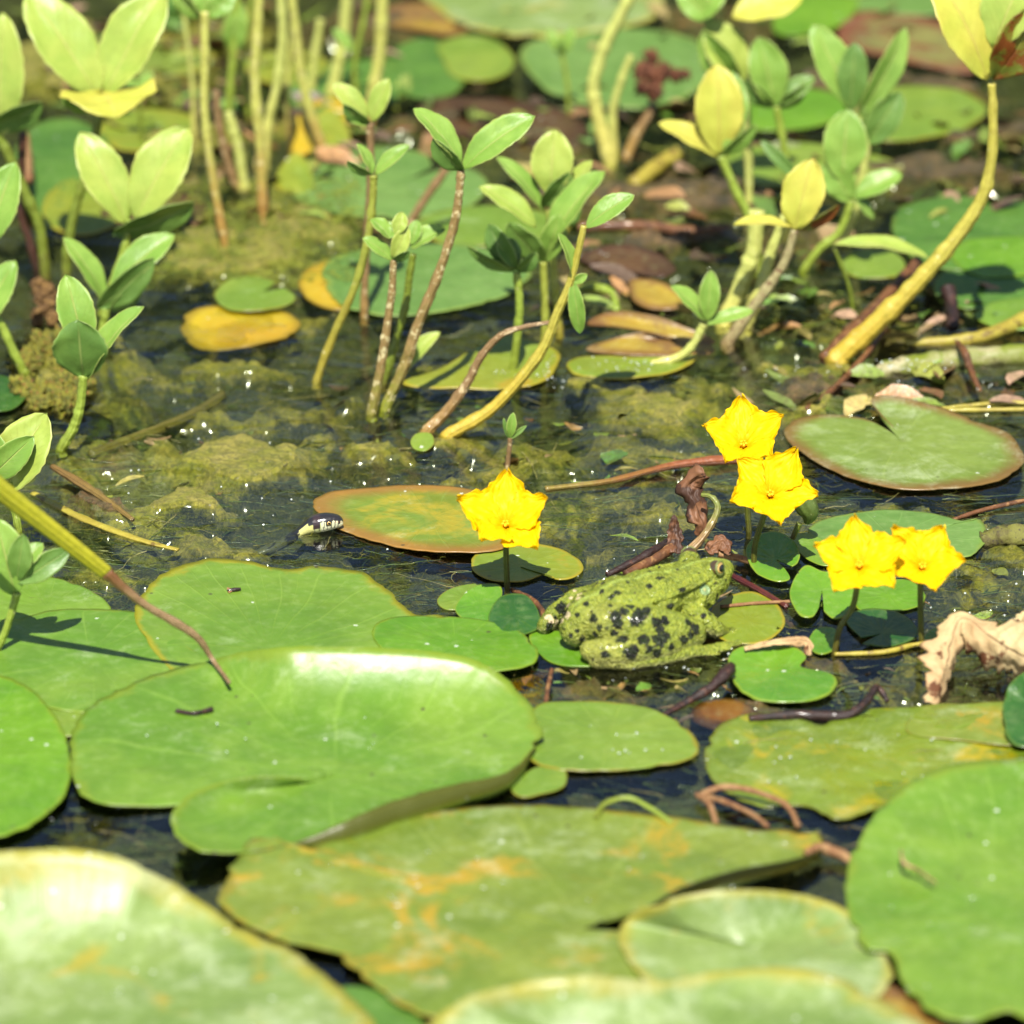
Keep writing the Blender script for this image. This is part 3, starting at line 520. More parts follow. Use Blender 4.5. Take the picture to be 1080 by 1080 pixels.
HINT = {'f': (0, -.6, .8), 'u': (0, -.85, -.6), 'v': (0, -1, .25), 'l': (-.6, -.5, .65), 'r': (.6, -.5, .65), 't': (0, -.15, 1), 'e': (.2, -.9, -.15)}
def leaflet(parent, tip, base, w, mode='f', cup=.3, bend=.06, mat=None, name='leaflet', shape=1.14):
    a = tip - base; L = a.length; ah = a.normalized(); h = Vector(HINT[mode]); nrm = (h - ah * h.dot(ah)).normalized(); s = ah.cross(nrm)
    W = w / 2; n = 19; m = 13; vs = []; uvs = []; sd = rng.uniform(0, 90)
    for i in range(n):
        t = i / (n - 1); ww = W * (max(math.sin(math.pi * min(t ** shape, 1)), 0) ** .60 * .97 + .03 * (1 - t))
        mid = base + a * t + nrm * L * (-bend) * (4 * t * (1 - t) * -1) + nrm * L * bend * -1.2 * t * t
        for j in range(m):
            u = -1 + 2 * j / (m - 1)
            e = 1 + .03 * math.sin(t * 48 + sd) * (abs(u) > .9) + .10 * noise.noise(Vector((t * 3, 2 if u > 0 else 7, sd)))
            p = mid + s * ww * u * e + nrm * (cup * ww * abs(u) ** 1.6 + .10 * W * noise.noise(Vector((t * 4, u * 1.6, sd))) + .05 * W * math.sin(t * 15 + sd + u) * abs(u) ** 3)
            vs.append(p); uvs.append((u, t))
    F = grid_faces(n, m)
    o = mesh_obj(name, vs, F, mat or lf_green, parent, tuple(base), uvs)
    sm = o.modifiers.new('thickness', 'SOLIDIFY'); sm.thickness = .0003; sm.offset = -1
    return o

lf_green = leaf_mat('leaflet_green', C_(152, 200, 90, .47), C_(176, 218, 108, .47), C_(226, 240, 153, .47))
lf_pale = leaf_mat('leaflet_pale', C_(192, 222, 108, .47), C_(212, 232, 121, .47), C_(240, 244, 157, .47), blotch=C_(179, 140, 63, .47), bamt=.735)
lf_yell = leaf_mat('leaflet_yellow', C_(246, 240, 117, .47), C_(232, 238, 108, .47), C_(252, 235, 135, .47), blotch=C_(194, 130, 45, .47), bamt=.72)
lf_deep = leaf_mat('leaflet_deep', C_(119, 165, 81, .47), C_(139, 182, 90, .47), C_(194, 218, 135, .47))
lf_rust = leaf_mat('leaflet_rusty', C_(154, 150, 54, .47), C_(124, 150, 54, .47), C_(164, 170, 72, .47), blotch=C_(154, 85, 31, .47), bamt=.48)
st_green = stem_mat('stem_green', C_(154, 170, 54, .47), C_(179, 205, 85, .47), C_(229, 232, 175, .47))
st_brown = stem_mat('stem_brown', C_(154, 165, 45, .47), C_(182, 150, 106, .47), C_(244, 230, 193, .47), split=(.12, .4), samt=.55)
st_mix = stem_mat('stem_brown_to_green', C_(194, 180, 72, .47), C_(184, 195, 85, .47), C_(239, 230, 184, .47), split=(.3, .6))
st_pale = stem_mat('stem_pale', C_(254, 245, 144, .47), C_(229, 238, 144, .47), C_(255, 250, 211, .47))
st_ypale = stem_mat('stem_yellow', C_(236, 205, 81, .47), C_(219, 210, 99, .47), C_(249, 240, 184, .47))
st_red = stem_mat('stem_reddish', C_(194, 155, 90, .47), C_(169, 135, 103, .47), C_(239, 215, 184, .47), split=(.1, .5), samt=.57)
st_redp = stem_mat('stem_reddish_base', C_(209, 160, 94, .47), C_(232, 236, 135, .47), C_(254, 240, 193, .47), split=(.2, .55), samt=.57)
st_dark = stem_mat('stem_dark_olive', C_(114, 100, 36, .47), C_(144, 165, 58, .47), None, split=(.1, .4))

def plant(label, root, stem, r, smat, leaves, lmat=None, name='bogbean_sprig', cat='water plant', group='leafy sprigs rising from the water', extra=(), zbase=-8, y=None):
    """stem: (px,py,dy) points above the root; leaves: (tipx,tipy,dy, basex,basey, width, mode[, material, cup, bend])"""
    R = G(root[0], root[1], 0)
    if y is not None: R = V(root[0], root[1], y)
    s = dsc(R); e = empty(name, (R.x, R.y, 0 if y is None else R.z)); tag(e, label, cat, group)
    pts = [Vector((R.x, R.y, zbase * s if y is None else R.z)), R.copy()] if y is None else [R.copy()]
    for q in stem:
        pts.append(V(q[0], q[1], R.y + (q[2] if len(q) > 2 else 0) * s))
    rr = r if isinstance(r, (list, tuple)) else (r, r * .8)
    k = len(pts); radii = [(rr[0] + (rr[1] - rr[0]) * i / (k - 1)) * s for i in range(k)]
    tube('stem', pts, radii, smat, e, bumpy=.22, n=max(20, 12 * len(pts)))
    topy = pts[-1].y
    for q in leaves:
        tip = V(q[0], q[1], topy + q[2] * s); base = V(q[3], q[4], topy)
        leaflet(e, tip, base, q[5] * s, q[6], q[8] if len(q) > 8 else .3, q[9] if len(q) > 9 else .06, (q[7] if len(q) > 7 and q[7] else lmat) or lf_green)
    for (pl, r2, m2) in extra:
        tube('stem', [V(a, b, R.y + c * s) for a, b, c in pl], [r2 * s] * len(pl), m2, e)
    return e

# --- left hand plants
plant('tall sprig with two huge pale leaves side by side in the upper left', (70, 300), [(72, 257), (83, 207, 2), (98, 160, 2), (106, 100, 0)], (5.5, 4.5), st_dark,
      [(31, -10, 22, 102, 102, 66, 'f', lf_pale, .25), (170, -12, 22, 112, 100, 62, 'f', lf_pale, .25), (122, 119, -70, 108, 97, 104, 't', lf_yell, .25, .05), (66, 102, -34, 107, 116, 26, 'u', lf_green)], lf_pale)
plant('sprig with two rounded leaves and a dark folded one below the huge pale leaves', (103, 345), [(118, 300), (132, 260), (138, 232)], (4.5, 4), st_green,
      [(86, 139, 20, 134, 236, 50, 'f', lf_pale, .25), (196, 134, 20, 143, 232, 62, 'f', lf_pale, .25), (205, 218, -18, 119, 246, 44, 'u', lf_deep, .2), (200, 225, 5, 150, 242, 22, 'f', lf_green)], lf_pale)
plant('sprig with narrow leaf and dark folded leaf in the left clump', (105, 372), [(108, 350), (112, 326)], (4.5, 4.5), st_green,
      [(71, 249, 8, 112, 322, 30, 'r', lf_green), (182, 245, 20, 117, 305, 36, 'f', lf_green, .35), (162, 276, -14, 103, 325, 34, 'e', lf_deep, .2), (150, 300, 4, 115, 328, 24, 'u', lf_deep)])
plant('short sprig with a heart shaped underside facing out at the left', (65, 473), [(78, 450), (85, 425), (88, 396)], (6, 4.5), st_green,
      [(70, 290, 16, 90, 372, 40, 'f', lf_green), (82, 340, -18, 88, 398, 58, 'u', lf_deep, .1), (146, 321, 6, 92, 400, 30, 'l', lf_green, .5)])
plant('olive stem with light leaves at the left edge of the picture', (48, 292), [(42, 240), (25, 200), (5, 155), (-6, 140)], (6, 5), st_dark,
      [(2, 15, 10, 0, 145, 52, 'f', lf_pale), (44, 112, -20, -12, 132, 38, 'u', lf_deep), (-40, 60, 10, -5, 140, 40, 'f')])
plant('half seen sprig at the left edge above the dark pad', (28, 398), [(15, 372), (0, 340), (-14, 325)], (5, 4.5), st_green,
      [(14, 171, 14, -12, 260, 44, 'f', lf_green), (14, 275, 10, -22, 350, 38, 'f', lf_green)])
plant('dark reddish stem standing behind the olive stem at left', (40, 285), [(30, 250), (22, 220), (24, 140)], (4.5, 4), stem_mat('stem_dark_red', C_(80, 50, 40), C_(110, 70, 60)), [], name='withered_bogbean', cat='stem', group='dead stems')
plant('broad light leaf cluster at the left edge above the reed', (20, 560), [(14, 530), (10, 508)], (4, 4), st_green,
      [(46, 436, 10, 6, 520, 58, 'f', lf_pale, .2), (34, 462, -16, -12, 505, 34, 'v', lf_green), (-14, 450, 6, -5, 510, 36, 'f')])
plant('low green sprig beneath the reed at the left edge', (-5, 690), [(6, 665), (18, 625)], (4, 4), st_green,
      [(-4, 548, 6, 16, 628, 46, 'f', lf_green), (73, 580, 10, 18, 615, 26, 'v', lf_deep), (24, 565, -4, 18, 612, 26, 'v', lf_deep), (44, 572, 14, 22, 600, 20, 'f', lf_green)])
# reed
def reed():
    s = PX
    e = empty('reed_blade', G(240, 720)); tag(e, 'long yellow reed blade with a withered brown tip touching the big pad', 'reed')
    def gp(px, gy, h): p = G(px, gy); p.z = h * s; return p
    def on(px, py, gy):                # point over ground row gy
        return V(px, py, G(px, gy).y)
    A = [on(-60, 463, 742), on(0, 516, 738), (on(60, 563, 732)), on(112, 604, 727)]
    B = [A[-1], on(150, 636, 724), on(203, 668, 722), on(225, 697, 721), G(242, 720, 52 * .4)]
    ym = stem_mat('reed_yellow', C_(205, 205, 40), C_(225, 220, 50), C_(170, 150, 40), split=(.2, .7), coat=.1, samt=.7)
    tube('blade', A, [11.5 * s, 11 * s, 9.5 * s, 8 * s], ym, e, flat=.45, n=50)
    tube('withered_tip', B, [6.0 * s, 4.2 * s, 4 * s, 2.2 * s, 2.0 * s], stem_mat('reed_brown', C_(170, 115, 80), C_(205, 170, 140), C_(110, 70, 60), split=(.0, .4), coat=0), e, flat=.6, n=50, bumpy=.3)
reed()
# --- tall blurred stems, top left of centre
T = 'tall stems standing in the back'
def tstem(label, pts, r, m, leaves=(), dy=0, **k):
    return plant(label, pts[0], pts[1:], r, m, list(leaves), name='tall_bogbean', cat='water plant', group=T, **k)
tstem('tall stem turning rusty at its foot, leftmost of the back stems', [(238, 262), (225, 190), (216, 120), (216, 60), (216, 12)], (4.5, 5), st_redp, [(180, -12, 5, 214, 20, 22, 'u', lf_green), (248, -8, 5, 217, 18, 24, 'v', lf_green), (215, -20, 10, 216, 15, 24, 'f', lf_green)])
tstem('short stem with a drooping green bud leaf behind the leftmost back stem', [(240, 135), (243, 90), (247, 40), (250, -10)], (4, 4), st_green, [(245, 55, -4, 252, 0, 26, 'v', lf_green)])
tstem('pale upright stem that meets its twin in a fork', [(277, 228), (275, 160), (269, 90), (271, 40), (274, -15)], (5.5, 5), st_redp)
tstem('pale leaning twin stem joining the fork from the right', [(279, 180), (283, 130), (292, 90), (298, 40), (296, 0), (290, -20)], (5, 4.5), st_pale)
tstem('pinkish short stem rising between rusty stem and forked stems', [(250, 200), (240, 170), (231, 130), (228, 95)], (5, 4), st_red)
tstem('thin yellow stub between the rusty stem and the forked stems', [(258, 200), (250, 150), (240, 118)], (6, 5), st_pale)
tstem('reddish leaning stem right of the forked stems', [(342, 162), (328, 120), (318, 80), (312, 30), (306, -10)], (6, 4), st_redp)
tstem('faint short pale stem behind the reddish leaning stem', [(328, 95), (332, 60), (338, 20)], (5, 4), st_pale)
tstem('thick pale green stem cut by the top edge', [(350, 100), (354, 80), (362, 40), (367, -15)], (7, 6), st_pale)
tstem('long stem with brown lower half right of the thick pale stem', [(388, 135), (395, 90), (401, 50), (404, -15)], (7, 6), st_redp)
tstem('yellow curved stem leaning up towards the top edge right of centre', [(643, 170), (630, 120), (626, 90), (637, 50), (655, 15), (670, -15)], (7.5, 6), st_pale)
tstem('thin companion stem beside the yellow curved stem', [(648, 160), (646, 120), (655, 85), (666, 58)], (5, 4), st_pale)
tstem('thin pale stem close to the rusty back stem, left side', [(205, 150), (203, 90), (196, 30), (190, -12)], (3, 2.5), st_pale)
tstem('slanting thin green stem between the rusty stem and the pinkish short stem', [(262, 120), (255, 70), (262, 20), (268, -12)], (3, 3), st_green)
tstem('thin stem just right of the leaning twin stem', [(306, 150), (303, 100), (306, 50), (312, -12)], (3, 2.5), st_redp)
tstem('slim stem with side leaf behind the thick pale green stem', [(378, 120), (374, 70), (384, 20), (388, -14)], (3, 2.5), st_green, [(352, 30, 3, 372, 55, 14, 'f', lf_green)])
tstem('slender sprig between the curved yellow stem and the dry seed head', [(600, 120), (598, 85), (592, 55)], (2.5, 2.2), st_green, [(578, 30, 3, 592, 58, 14, 'f', lf_green), (604, 28, 3, 594, 58, 14, 'f', lf_green), (590, 44, -6, 593, 60, 10, 'u', lf_deep)])
tstem('small leafy sprig at the far left of the back stems', [(150, 150), (148, 120), (143, 96)], (2.5, 2.2), st_dark, [(128, 78, 3, 143, 98, 14, 'f', lf_green), (160, 76, 3, 145, 98, 14, 'f', lf_green)])
for i, (a, b, wd, m_, lb) in enumerate([(348, 140, 30, yell, 'yellow rotting leaf clump between the back stems'), (312, 185, 26, yell, 'pale wet leaf remnant beside the fork of the back stems'), (318, 145, 18, gold, 'golden leaf scrap right of the fork in the back')]):
    pad(lb, (a, b, 14), [(a - wd * .8, b + 12, 2), (a - wd * .5, b - 14, 22), (a, b - 24, 30), (a + wd * .5, b - 10, 18), (a + wd * .7, b + 14, 2), (a, b + 20, 1)], m_, 4, power=1.5, wav=4, name='decaying_leaf', cat='leaf', group='decaying leaves')
# --- middle sprigs
plant('small topmost sprig with a pair of yellowish leaves on a long stem', (384, 335), [(385, 290), (388, 240), (391, 180), (390, 130)], (4, 4), st_red, [(353, 87, 4, 388, 128, 24, 'f', lf_pale), (409, 83, 4, 392, 128, 22, 'f', lf_pale), (362, 112, -14, 390, 130, 18, 'u', lf_deep), (365, 124, -4, 390, 132, 12, 'f', lf_green)])
plant('long curving stem with a small three leaved top just below the topmost sprig', (334, 402), [(347, 365), (375, 300), (388, 250), (393, 210), (394, 185)], (4.5, 4), st_mix, [(379, 151, 4, 393, 184, 15, 'r', lf_green), (430, 152, 4, 396, 184, 17, 'f', lf_green, .4), (366, 172, -8, 392, 184, 13, 'u', lf_deep)])
plant('brown stemmed sprig with crowded small leaves left of the middle cluster', (392, 436), [(402, 385), (408, 345), (413, 310), (415, 274)], (6, 3.5), st_brown, [(384, 250, -4, 414, 274, 17, 'f', lf_green), (430, 240, 2, 415, 272, 18, 'v', lf_pale, .5), (392, 230, 8, 412, 252, 22, 't', lf_green), (425, 224, 6, 418, 248, 16, 'v', lf_pale), (432, 266, -8, 414, 274, 12, 'u', lf_deep)])
plant('sprig with one bent leaf just behind the crowded small leaves', (404, 405), [(416, 365), (428, 320), (432, 290), (436, 268)], (5, 3.5), st_dark, [(468, 240, 2, 434, 262, 24, 'l', lf_green, .5), (396, 236, 6, 430, 252, 18, 'f', lf_green), (440, 232, 8, 434, 258, 16, 'f', lf_green)])
plant('sprig with two large spread leaves on a long brown leaning stem', (405, 432), [(425, 390, 2), (440, 345, 2), (462, 290), (478, 240), (484, 205), (486, 180)], (6.5, 4), st_brown, [(440, 112, 8, 487, 176, 34, 'r', lf_green, .35), (562, 120, 8, 488, 178, 38, 'f', lf_green, .35), (456, 149, -14, 488, 180, 26, 'u', lf_deep, .3)])
plant('reddish bare stem leaning behind the two large spread leaves', (425, 250), [(445, 215), (473, 175)], (4.5, 4.5), st_red, [], name='withered_bogbean', cat='stem', group='dead stems')
plant('single slim young leaf rising from the foot of the leaning stem', (418, 396), [(424, 388)], (4, 4), st_green, [(462, 349, 6, 422, 392, 19, 'f', lf_pale, .4)])
plant('bright green stem with dark shaded leaves left in the middle cluster', (541, 392), [(546, 350), (548, 320), (545, 287)], (4.5, 4), st_green, [(514, 238, 6, 545, 285, 30, 'u', lf_deep, .1), (492, 263, -4, 543, 286, 16, 'u', lf_deep, .3), (566, 268, -4, 546, 287, 20, 'u', lf_deep), (528, 250, 8, 545, 282, 26, 'f', lf_deep)])
plant('brown stem carrying the large leaves at the front of the middle cluster', (574, 370), [(575, 330), (573, 276)], (4.5, 4), st_mix, [(508, 194, 4, 566, 240, 30, 'r', lf_pale, .3), (632, 178, 6, 576, 268, 40, 'l', lf_green, .4), (536, 238, -14, 574, 275, 36, 'u', lf_deep, .1), (590, 228, -12, 574, 276, 28, 'u', lf_green, .15)])
plant('upright oval leaf with companions at the back of the middle cluster', (590, 350), [(585, 300, 0), (580, 222)], (4.5, 4), st_mix, [(585, 137, 10, 580, 205, 46, 'f', lf_pale, .25), (527, 163, 6, 573, 222, 24, 'r', lf_green, .3), (602, 184, -8, 572, 218, 30, 'u', lf_deep), (620, 168, 10, 594, 236, 32, 'l', lf_pale), (610, 215, -8, 584, 240, 26, 'u', lf_deep)])
plant('thick yellow green stem sweeping up to the hanging leaves of the middle cluster', (474, 458), [(520, 430), (568, 375), (588, 330), (603, 292), (616, 238)], (8, 3.2), st_ypale, [(667, 204, 6, 618, 240, 27, 'f', lf_green, .3), (592, 246, -8, 604, 294, 18, 'r', lf_green, .4), (612, 353, -8, 604, 295, 17, 'v', lf_green, .4), (619, 290, -4, 604, 298, 10, 'v', lf_green, .4)])
plant('brown rooty stem lying left of the thick yellow green stem', (450, 455), [(470, 435, 6), (492, 405, 8), (508, 375, 8), (528, 354, 8), (552, 345, 8), (580, 340, 6)], (7, 2), st_red, [], name='withered_bogbean', cat='stem', group='dead stems')
plant('small low three leaved sprig in front of the pale bases at right of centre', (690, 384), [(715, 377), (732, 362), (742, 342)], (4.5, 4.5), st_pale, [(710, 300, 2, 744, 338, 24, 'r', lf_green, .3), (750, 286, 6, 746, 338, 22, 'v', lf_green, .5), (794, 326, 2, 746, 342, 17, 'f', lf_green, .3)])
plant('tiny upright bud with two bracts behind the single flower', (535, 492), [(537, 475), (538, 462)], (2.5, 2.5), st_red, [(541, 436, 0, 538, 462, 10, 'v', lf_green, .6), (531, 442, -1, 537, 463, 5, 'v', lf_deep), (555, 449, 0, 538, 463, 5, 'v', lf_deep)])
# --- right plants
plant('pale yellow leaf with a brown hole on a green stem right of centre', (800, 285), [(795, 240), (778, 205), (760, 165)], (6, 4.5), st_green, [(757, 69, 8, 759, 163, 52, 'f', lf_yell, .2), (771, 75, 14, 762, 160, 46, 'f', lf_green, .2), (697, 127, 2, 757, 165, 28, 'r', lf_yell, .3), (798, 134, -6, 760, 163, 20, 'u', lf_green, .3)])
plant('yellow leaf pair on a knotty whitish stem leaning over the orange leaf', (768, 362), [(790, 330), (812, 300), (828, 275), (838, 243)], (7.5, 4), stem_mat('stem_whitish', C_(190, 150, 110), C_(225, 215, 170), C_(150, 110, 90), split=(.0, .5), samt=.55), [(857, 168, 6, 838, 243, 46, 'f', lf_yell, .2), (774, 233, -6, 836, 240, 22, 't', lf_yell, .3), (887, 219, 2, 840, 242, 18, 'u', lf_rust, .3)])
def stalk(label, pts, r, m, name='bogbean_stump', cat='stem', group='swollen pale stalk bases', **k):
    return plant(label, pts[0], pts[1:], r, m, [], name=name, cat=cat, group=group, **k)
stalk('thick cream stalk base behind the small low sprig', [(765, 340), (782, 300), (795, 262), (798, 222)], (10, 8), st_pale)
stalk('cream stalk base leaning right behind the whitish knotty stem', [(785, 345), (802, 305), (812, 270), (828, 228)], (9, 5), st_pale)
plant('blue green leaf group in the middle of the right hand cluster', (848, 285), [(865, 262), (885, 245), (899, 212)], (5, 4), st_green, [(894, 116, 6, 888, 190, 48, 'f', lf_green, .2), (872, 170, 0, 898, 212, 34, 'v', lf_green, .2), (951, 182, 4, 900, 208, 28, 'f', lf_green, .3), (922, 230, -4, 900, 208, 24, 't', lf_green, .2), (803, 148, 8, 845, 192, 14, 'v', lf_deep)])
plant('tall sprig with three upright leaves at the top of the right hand cluster', (890, 255), [(903, 215), (913, 160), (906, 125)], (5, 4), st_pale, [(859, 26, 8, 896, 112, 40, 'f', lf_green, .25), (902, 46, 2, 896, 118, 34, 'u', lf_deep, .15), (958, 32, 6, 905, 122, 32, 'r', lf_green, .3), (950, 98, 2, 914, 152, 34, 'v', lf_deep, .4), (927, 95, 8, 912, 150, 26, 'u', lf_deep)])
plant('oval leaf with dark side leaves left in the right hand cluster', (832, 230), [(828, 165), (819, 112)], (4.5, 4), st_green, [(801, 40, 8, 817, 112, 42, 'f', lf_green, .3), (858, 80, 2, 818, 112, 24, 'f', lf_deep), (783, 86, -2, 816, 112, 24, 'u', lf_deep), (850, 92, -8, 820, 113, 20, 'u', lf_deep)])
plant('blurred yellow green leaves against the top edge right of centre', (790, 215), [(789, 150), (786, 90)], (4.5, 4), st_pale, [(748, 20, 8, 782, 92, 48, 'f', lf_pale, .2), (740, 36, -6, 780, 90, 38, 'u', lf_green), (846, -6, 4, 772, 18, 44, 'f', lf_yell, .2), (760, -20, 8, 735, 20, 38, 'f', lf_green), (715, -12, 4, 752, 22, 30, 'v', lf_green)])
plant('tall yellowish stem at right whose big leaves reach the top edge', (885, 378), [(925, 340), (965, 300), (1005, 255), (1037, 205), (1047, 150), (1046, 88)], (13, 4), st_ypale, [(990, -30, 4, 1042, 84, 62, 'f', lf_yell, .25), (1098, 8, -6, 1048, 84, 60, 'u', lf_rust, .15), (1085, -40, 8, 1048, 50, 60, 'f', lf_pale, .2)])
plant('drooping lime leaf afloat in the air left of the tall yellowish stem', (900, 330), [(895, 300), (880, 262)], (2.5, 2), st_dark, [(980, 265, -4, 878, 259, 30, 't', lf_pale, .3)])
# sticks and rhizomes
def stick(label, pts, rads, m, name='twig', cat='twig', group='dead twigs and roots', bumpy=.3, seg=12, **k):
    """pts: (px,py,height in pixels above water)"""
    P = []
    for a, b, z in pts: P.append(G(a, b, z))
    s = dsc(P[0]); o = tube(name, P, [q * s for q in rads], m, None, bumpy=bumpy, seg=seg, **k); tag(o, label, cat, group); return o
bark = rough_mat('bark_brown', C_(150, 95, 55), C_(110, 70, 45), C_(190, 140, 95), 150, .6, .2)
darkb = rough_mat('bark_dark', C_(70, 40, 35), C_(45, 28, 28), C_(110, 70, 60), 150, .5, .15)
tan = rough_mat('dry_tan', C_(215, 170, 130), C_(180, 125, 90), C_(150, 100, 70), 130, .7, 0, trans=.1)
rhiz = rough_mat('rhizome_white_green', C_(215, 205, 175), C_(150, 165, 40), C_(120, 110, 60), 90, .4, .6)
yrhz = rough_mat('rhizome_yellow', C_(222, 208, 90), C_(200, 180, 75), C_(150, 125, 60), 90, .4, .3)
stick('thick brown stick leaning behind the tall yellowish stem', [(870, 378, 0), (900, 348, 10), (935, 312, 20), (968, 276, 30)], [7, 7, 6.5, 6], bark)
stick('thin red brown stem crossing in front of the tall yellowish stem', [(850, 432, 0), (888, 402, 4), (922, 362, 14), (945, 318, 26), (968, 278, 36)], [3, 3.5, 3.5, 3, 3], bark)
stick('yellow rhizome curving in from the right edge', [(1110, 322, 14), (1080, 337, 8), (1040, 354, 3), (1000, 360, 1), (955, 362, 0)], [9, 8, 7, 6, 4], yrhz, name='rhizome', cat='root')
stick('mossy white and green rhizome lying at the right edge', [(1120, 372, 3), (1060, 376, 3), (1000, 380, 3), (950, 388, 1), (915, 396, -2)], [12, 11, 11, 10, 6], rhiz, name='rhizome', cat='root', seg=18)
stick('small brown root hooked over the white and green rhizome', [(1010, 362, 22), (1018, 372, 24), (1022, 385, 12), (1028, 400, 6), (1034, 412, 0)], [3, 4, 4, 3, 2], bark, name='root', cat='root')
stick('dark rotten stub standing beside the yellow rhizome', [(1005, 345, 0), (1004, 325, 8), (1000, 305, 22)], [7, 7, 8], darkb)
stick('upper of two thin yellow stalks at the right edge beyond the heart shaped pad', [(1110, 426, 2), (1060, 425, 2), (1010, 429, 1), (985, 432, 0)], [2.4, 2.4, 2.2, 1.5], yrhz, name='water_stalk', cat='stem')
stick('lower of two thin yellow stalks at the right edge beyond the heart shaped pad', [(1110, 431, 3), (1060, 432, 3), (1000, 433, 2), (975, 436, 0)], [2.4, 2.4, 2.2, 1.5], yrhz, name='water_stalk', cat='stem')
stick('arched yellow stem behind the snake pad running to the twin flowers', [(785, 484, 4), (740, 487, 6), (700, 493, 5), (645, 507, 3), (600, 513, 1), (575, 516, 0)], [5, 4.5, 3.8, 3, 3, 3], stem_mat('runner', C_(190, 110, 70), C_(180, 160, 70), None, split=(.3, .8)), name='flower_runner', cat='stem')
stick('grey brown stub poking out left of the golden leaf', [(30, 190, 30), (28, 170, 32), (27, 145, 34)], [5, 6, 5], tan)
stick('straw coloured reed strip floating left of the snake', [(35, 520, 2), (75, 541, 2), (110, 556, 2), (150, 570, 1), (188, 580, 0)], [4, 5, 5, 4, 3], yrhz, name='floating_straw', cat='straw', flat=.5)
stick('orange brown root pointing down towards the floating straw', [(55, 492, 10), (85, 510, 6), (115, 530, 2), (140, 548, 0)], [3, 5, 3.5, 2.5], stem_mat('root_orange', C_(165, 130, 75), C_(175, 145, 85)), name='root', cat='root')
stick('olive stem under the water beside the algae lump', [(235, 418, -4), (195, 442, -5), (150, 460, -6), (95, 480, -8)], [6, 6, 6, 5], stem_mat('sunk_stem', C_(120, 115, 50), C_(140, 130, 60)), name='sunken_twig', cat='stem')
stick('front of two brown rooty stalks behind the frog back', [(660, 606, 6), (690, 590, 10), (715, 574, 16)], [5, 5.5, 4.5], bark, name='root', cat='root')
stick('rear of two brown rooty stalks behind the frog back', [(640, 606, 0), (670, 592, 6), (695, 578, 10), (708, 570, 10)], [3, 4.5, 5, 4], darkb, name='root', cat='root')
stick('hooked pale stem above the frog head', [(722, 586, 10), (740, 568, 26), (752, 550, 42), (757, 534, 56), (750, 524, 64), (740, 522, 64)], [5.5, 4.5, 3.8, 3.2, 2.8, 2.5], stem_mat('hook', C_(205, 165, 120), C_(165, 180, 90), C_(220, 210, 170), split=(.2, .6)), name='hooked_sprout', cat='stem')
stick('pale pinkish stalk running right from the frog eye', [(758, 584, 8), (785, 590, 6), (815, 600, 4)], [4, 3.5, 3], tan)
stick('maroon sunken stem in front of the frog snout', [(770, 606, 4), (800, 622, 2), (830, 640, 1)], [3, 3.5, 3], stem_mat('maroon', C_(110, 35, 35), C_(130, 60, 50), coat=.6), name='sunken_twig', cat='stem')
stick('straight tan straw over the yellow sunken pad', [(760, 640, 3), (800, 636, 3), (850, 634, 3)], [2, 2, 1.5], tan, name='thin_straw', cat='straw')
stick('dark wet twig with a shiny knob below the frog', [(690, 760, -2), (725, 740, 2), (750, 725, 10), (766, 710, 16), (771, 703, 16)], [3, 4, 5, 7, 5], darkb)
stick('brown wet twig lying below the glossy curled pad', [(790, 758, 2), (840, 754, 3), (890, 755, 4), (912, 742, 10), (925, 725, 14), (936, 740, 4)], [4, 5, 5, 4.5, 4, 3], darkb)
stick('tan stalk lying left of the dry curled leaf', [(880, 690, 2), (930, 688, 2), (965, 680, 3), (1000, 676, 4)], [2, 3, 2.5, 2.5], yrhz, name='water_stalk', cat='stem')
stick('small upright straw between the oval lime pad and the frog', [(575, 745, 0), (578, 725, 8), (582, 706, 14)], [2.2, 2.5, 2], bark, name='thin_straw', cat='straw')
stick('brown curved stalk left of the frog hind leg', [(540, 622, 4), (560, 632, 8), (572, 645, 8), (573, 660, 2)], [2.5, 3, 3, 2.5], bark)
stick('uppermost pink root arching over the dark gap', [(740, 838, 8), (765, 830, 14), (800, 836, 12), (830, 850, 8), (842, 872, 2)], [3.5, 3.5, 3, 3, 3], tan, name='root', cat='root')
stick('middle pink root over the dark gap', [(745, 840, 6), (770, 848, 8), (795, 860, 6), (810, 872, 2)], [3, 3, 2.6, 2.5], tan, name='root', cat='root')
stick('lowest pink root bending down over the dark gap', [(735, 838, 6), (748, 848, 8), (755, 868, 2)], [3, 3.5, 3], tan, name='root', cat='root')
stick('pale green tendril looped over the olive pad edge', [(628, 862, 12), (638, 848, 16), (662, 842, 18), (685, 852, 15), (708, 868, 11)], [2.5, 3, 3, 2.5, 3], st_green, name='tendril', cat='stem')
stick('brown rolled leaf end at the right tip of the olive pad', [(850, 900, 12), (870, 895, 10), (900, 908, 6)], [4, 6, 5], tan)
stick('thin tan stem crossing the water right of the long blue green pad', [(1005, 548, 1), (1040, 537, 3), (1085, 527, 5)], [2, 2.4, 2.6], bark, name='water_stalk', cat='stem')
stick('grey mossy lump of wood at the right edge beside the flowers', [(1035, 570, 1), (1060, 566, 4), (1100, 566, 6)], [9, 12, 12], rough_mat('mossy_wood', C_(110, 100, 60), C_(150, 150, 70), C_(80, 70, 60), 160, .7), name='sunken_wood', cat='wood', bumpy=.5)
stick('withered grey brown branch lying across the back right of centre', [(610, 240, 4), (680, 238, 6), (730, 245, 4), (770, 240, 2)], [5, 6, 6, 4], bark)
stick('thin brown stalk of the dry seed head', [(660, 168, 0), (672, 140, 14), (688, 112, 34), (688, 88, 54)], [5, 5, 3.5, 3], st_red, name='withered_bogbean', cat='stem', group='dead stems')
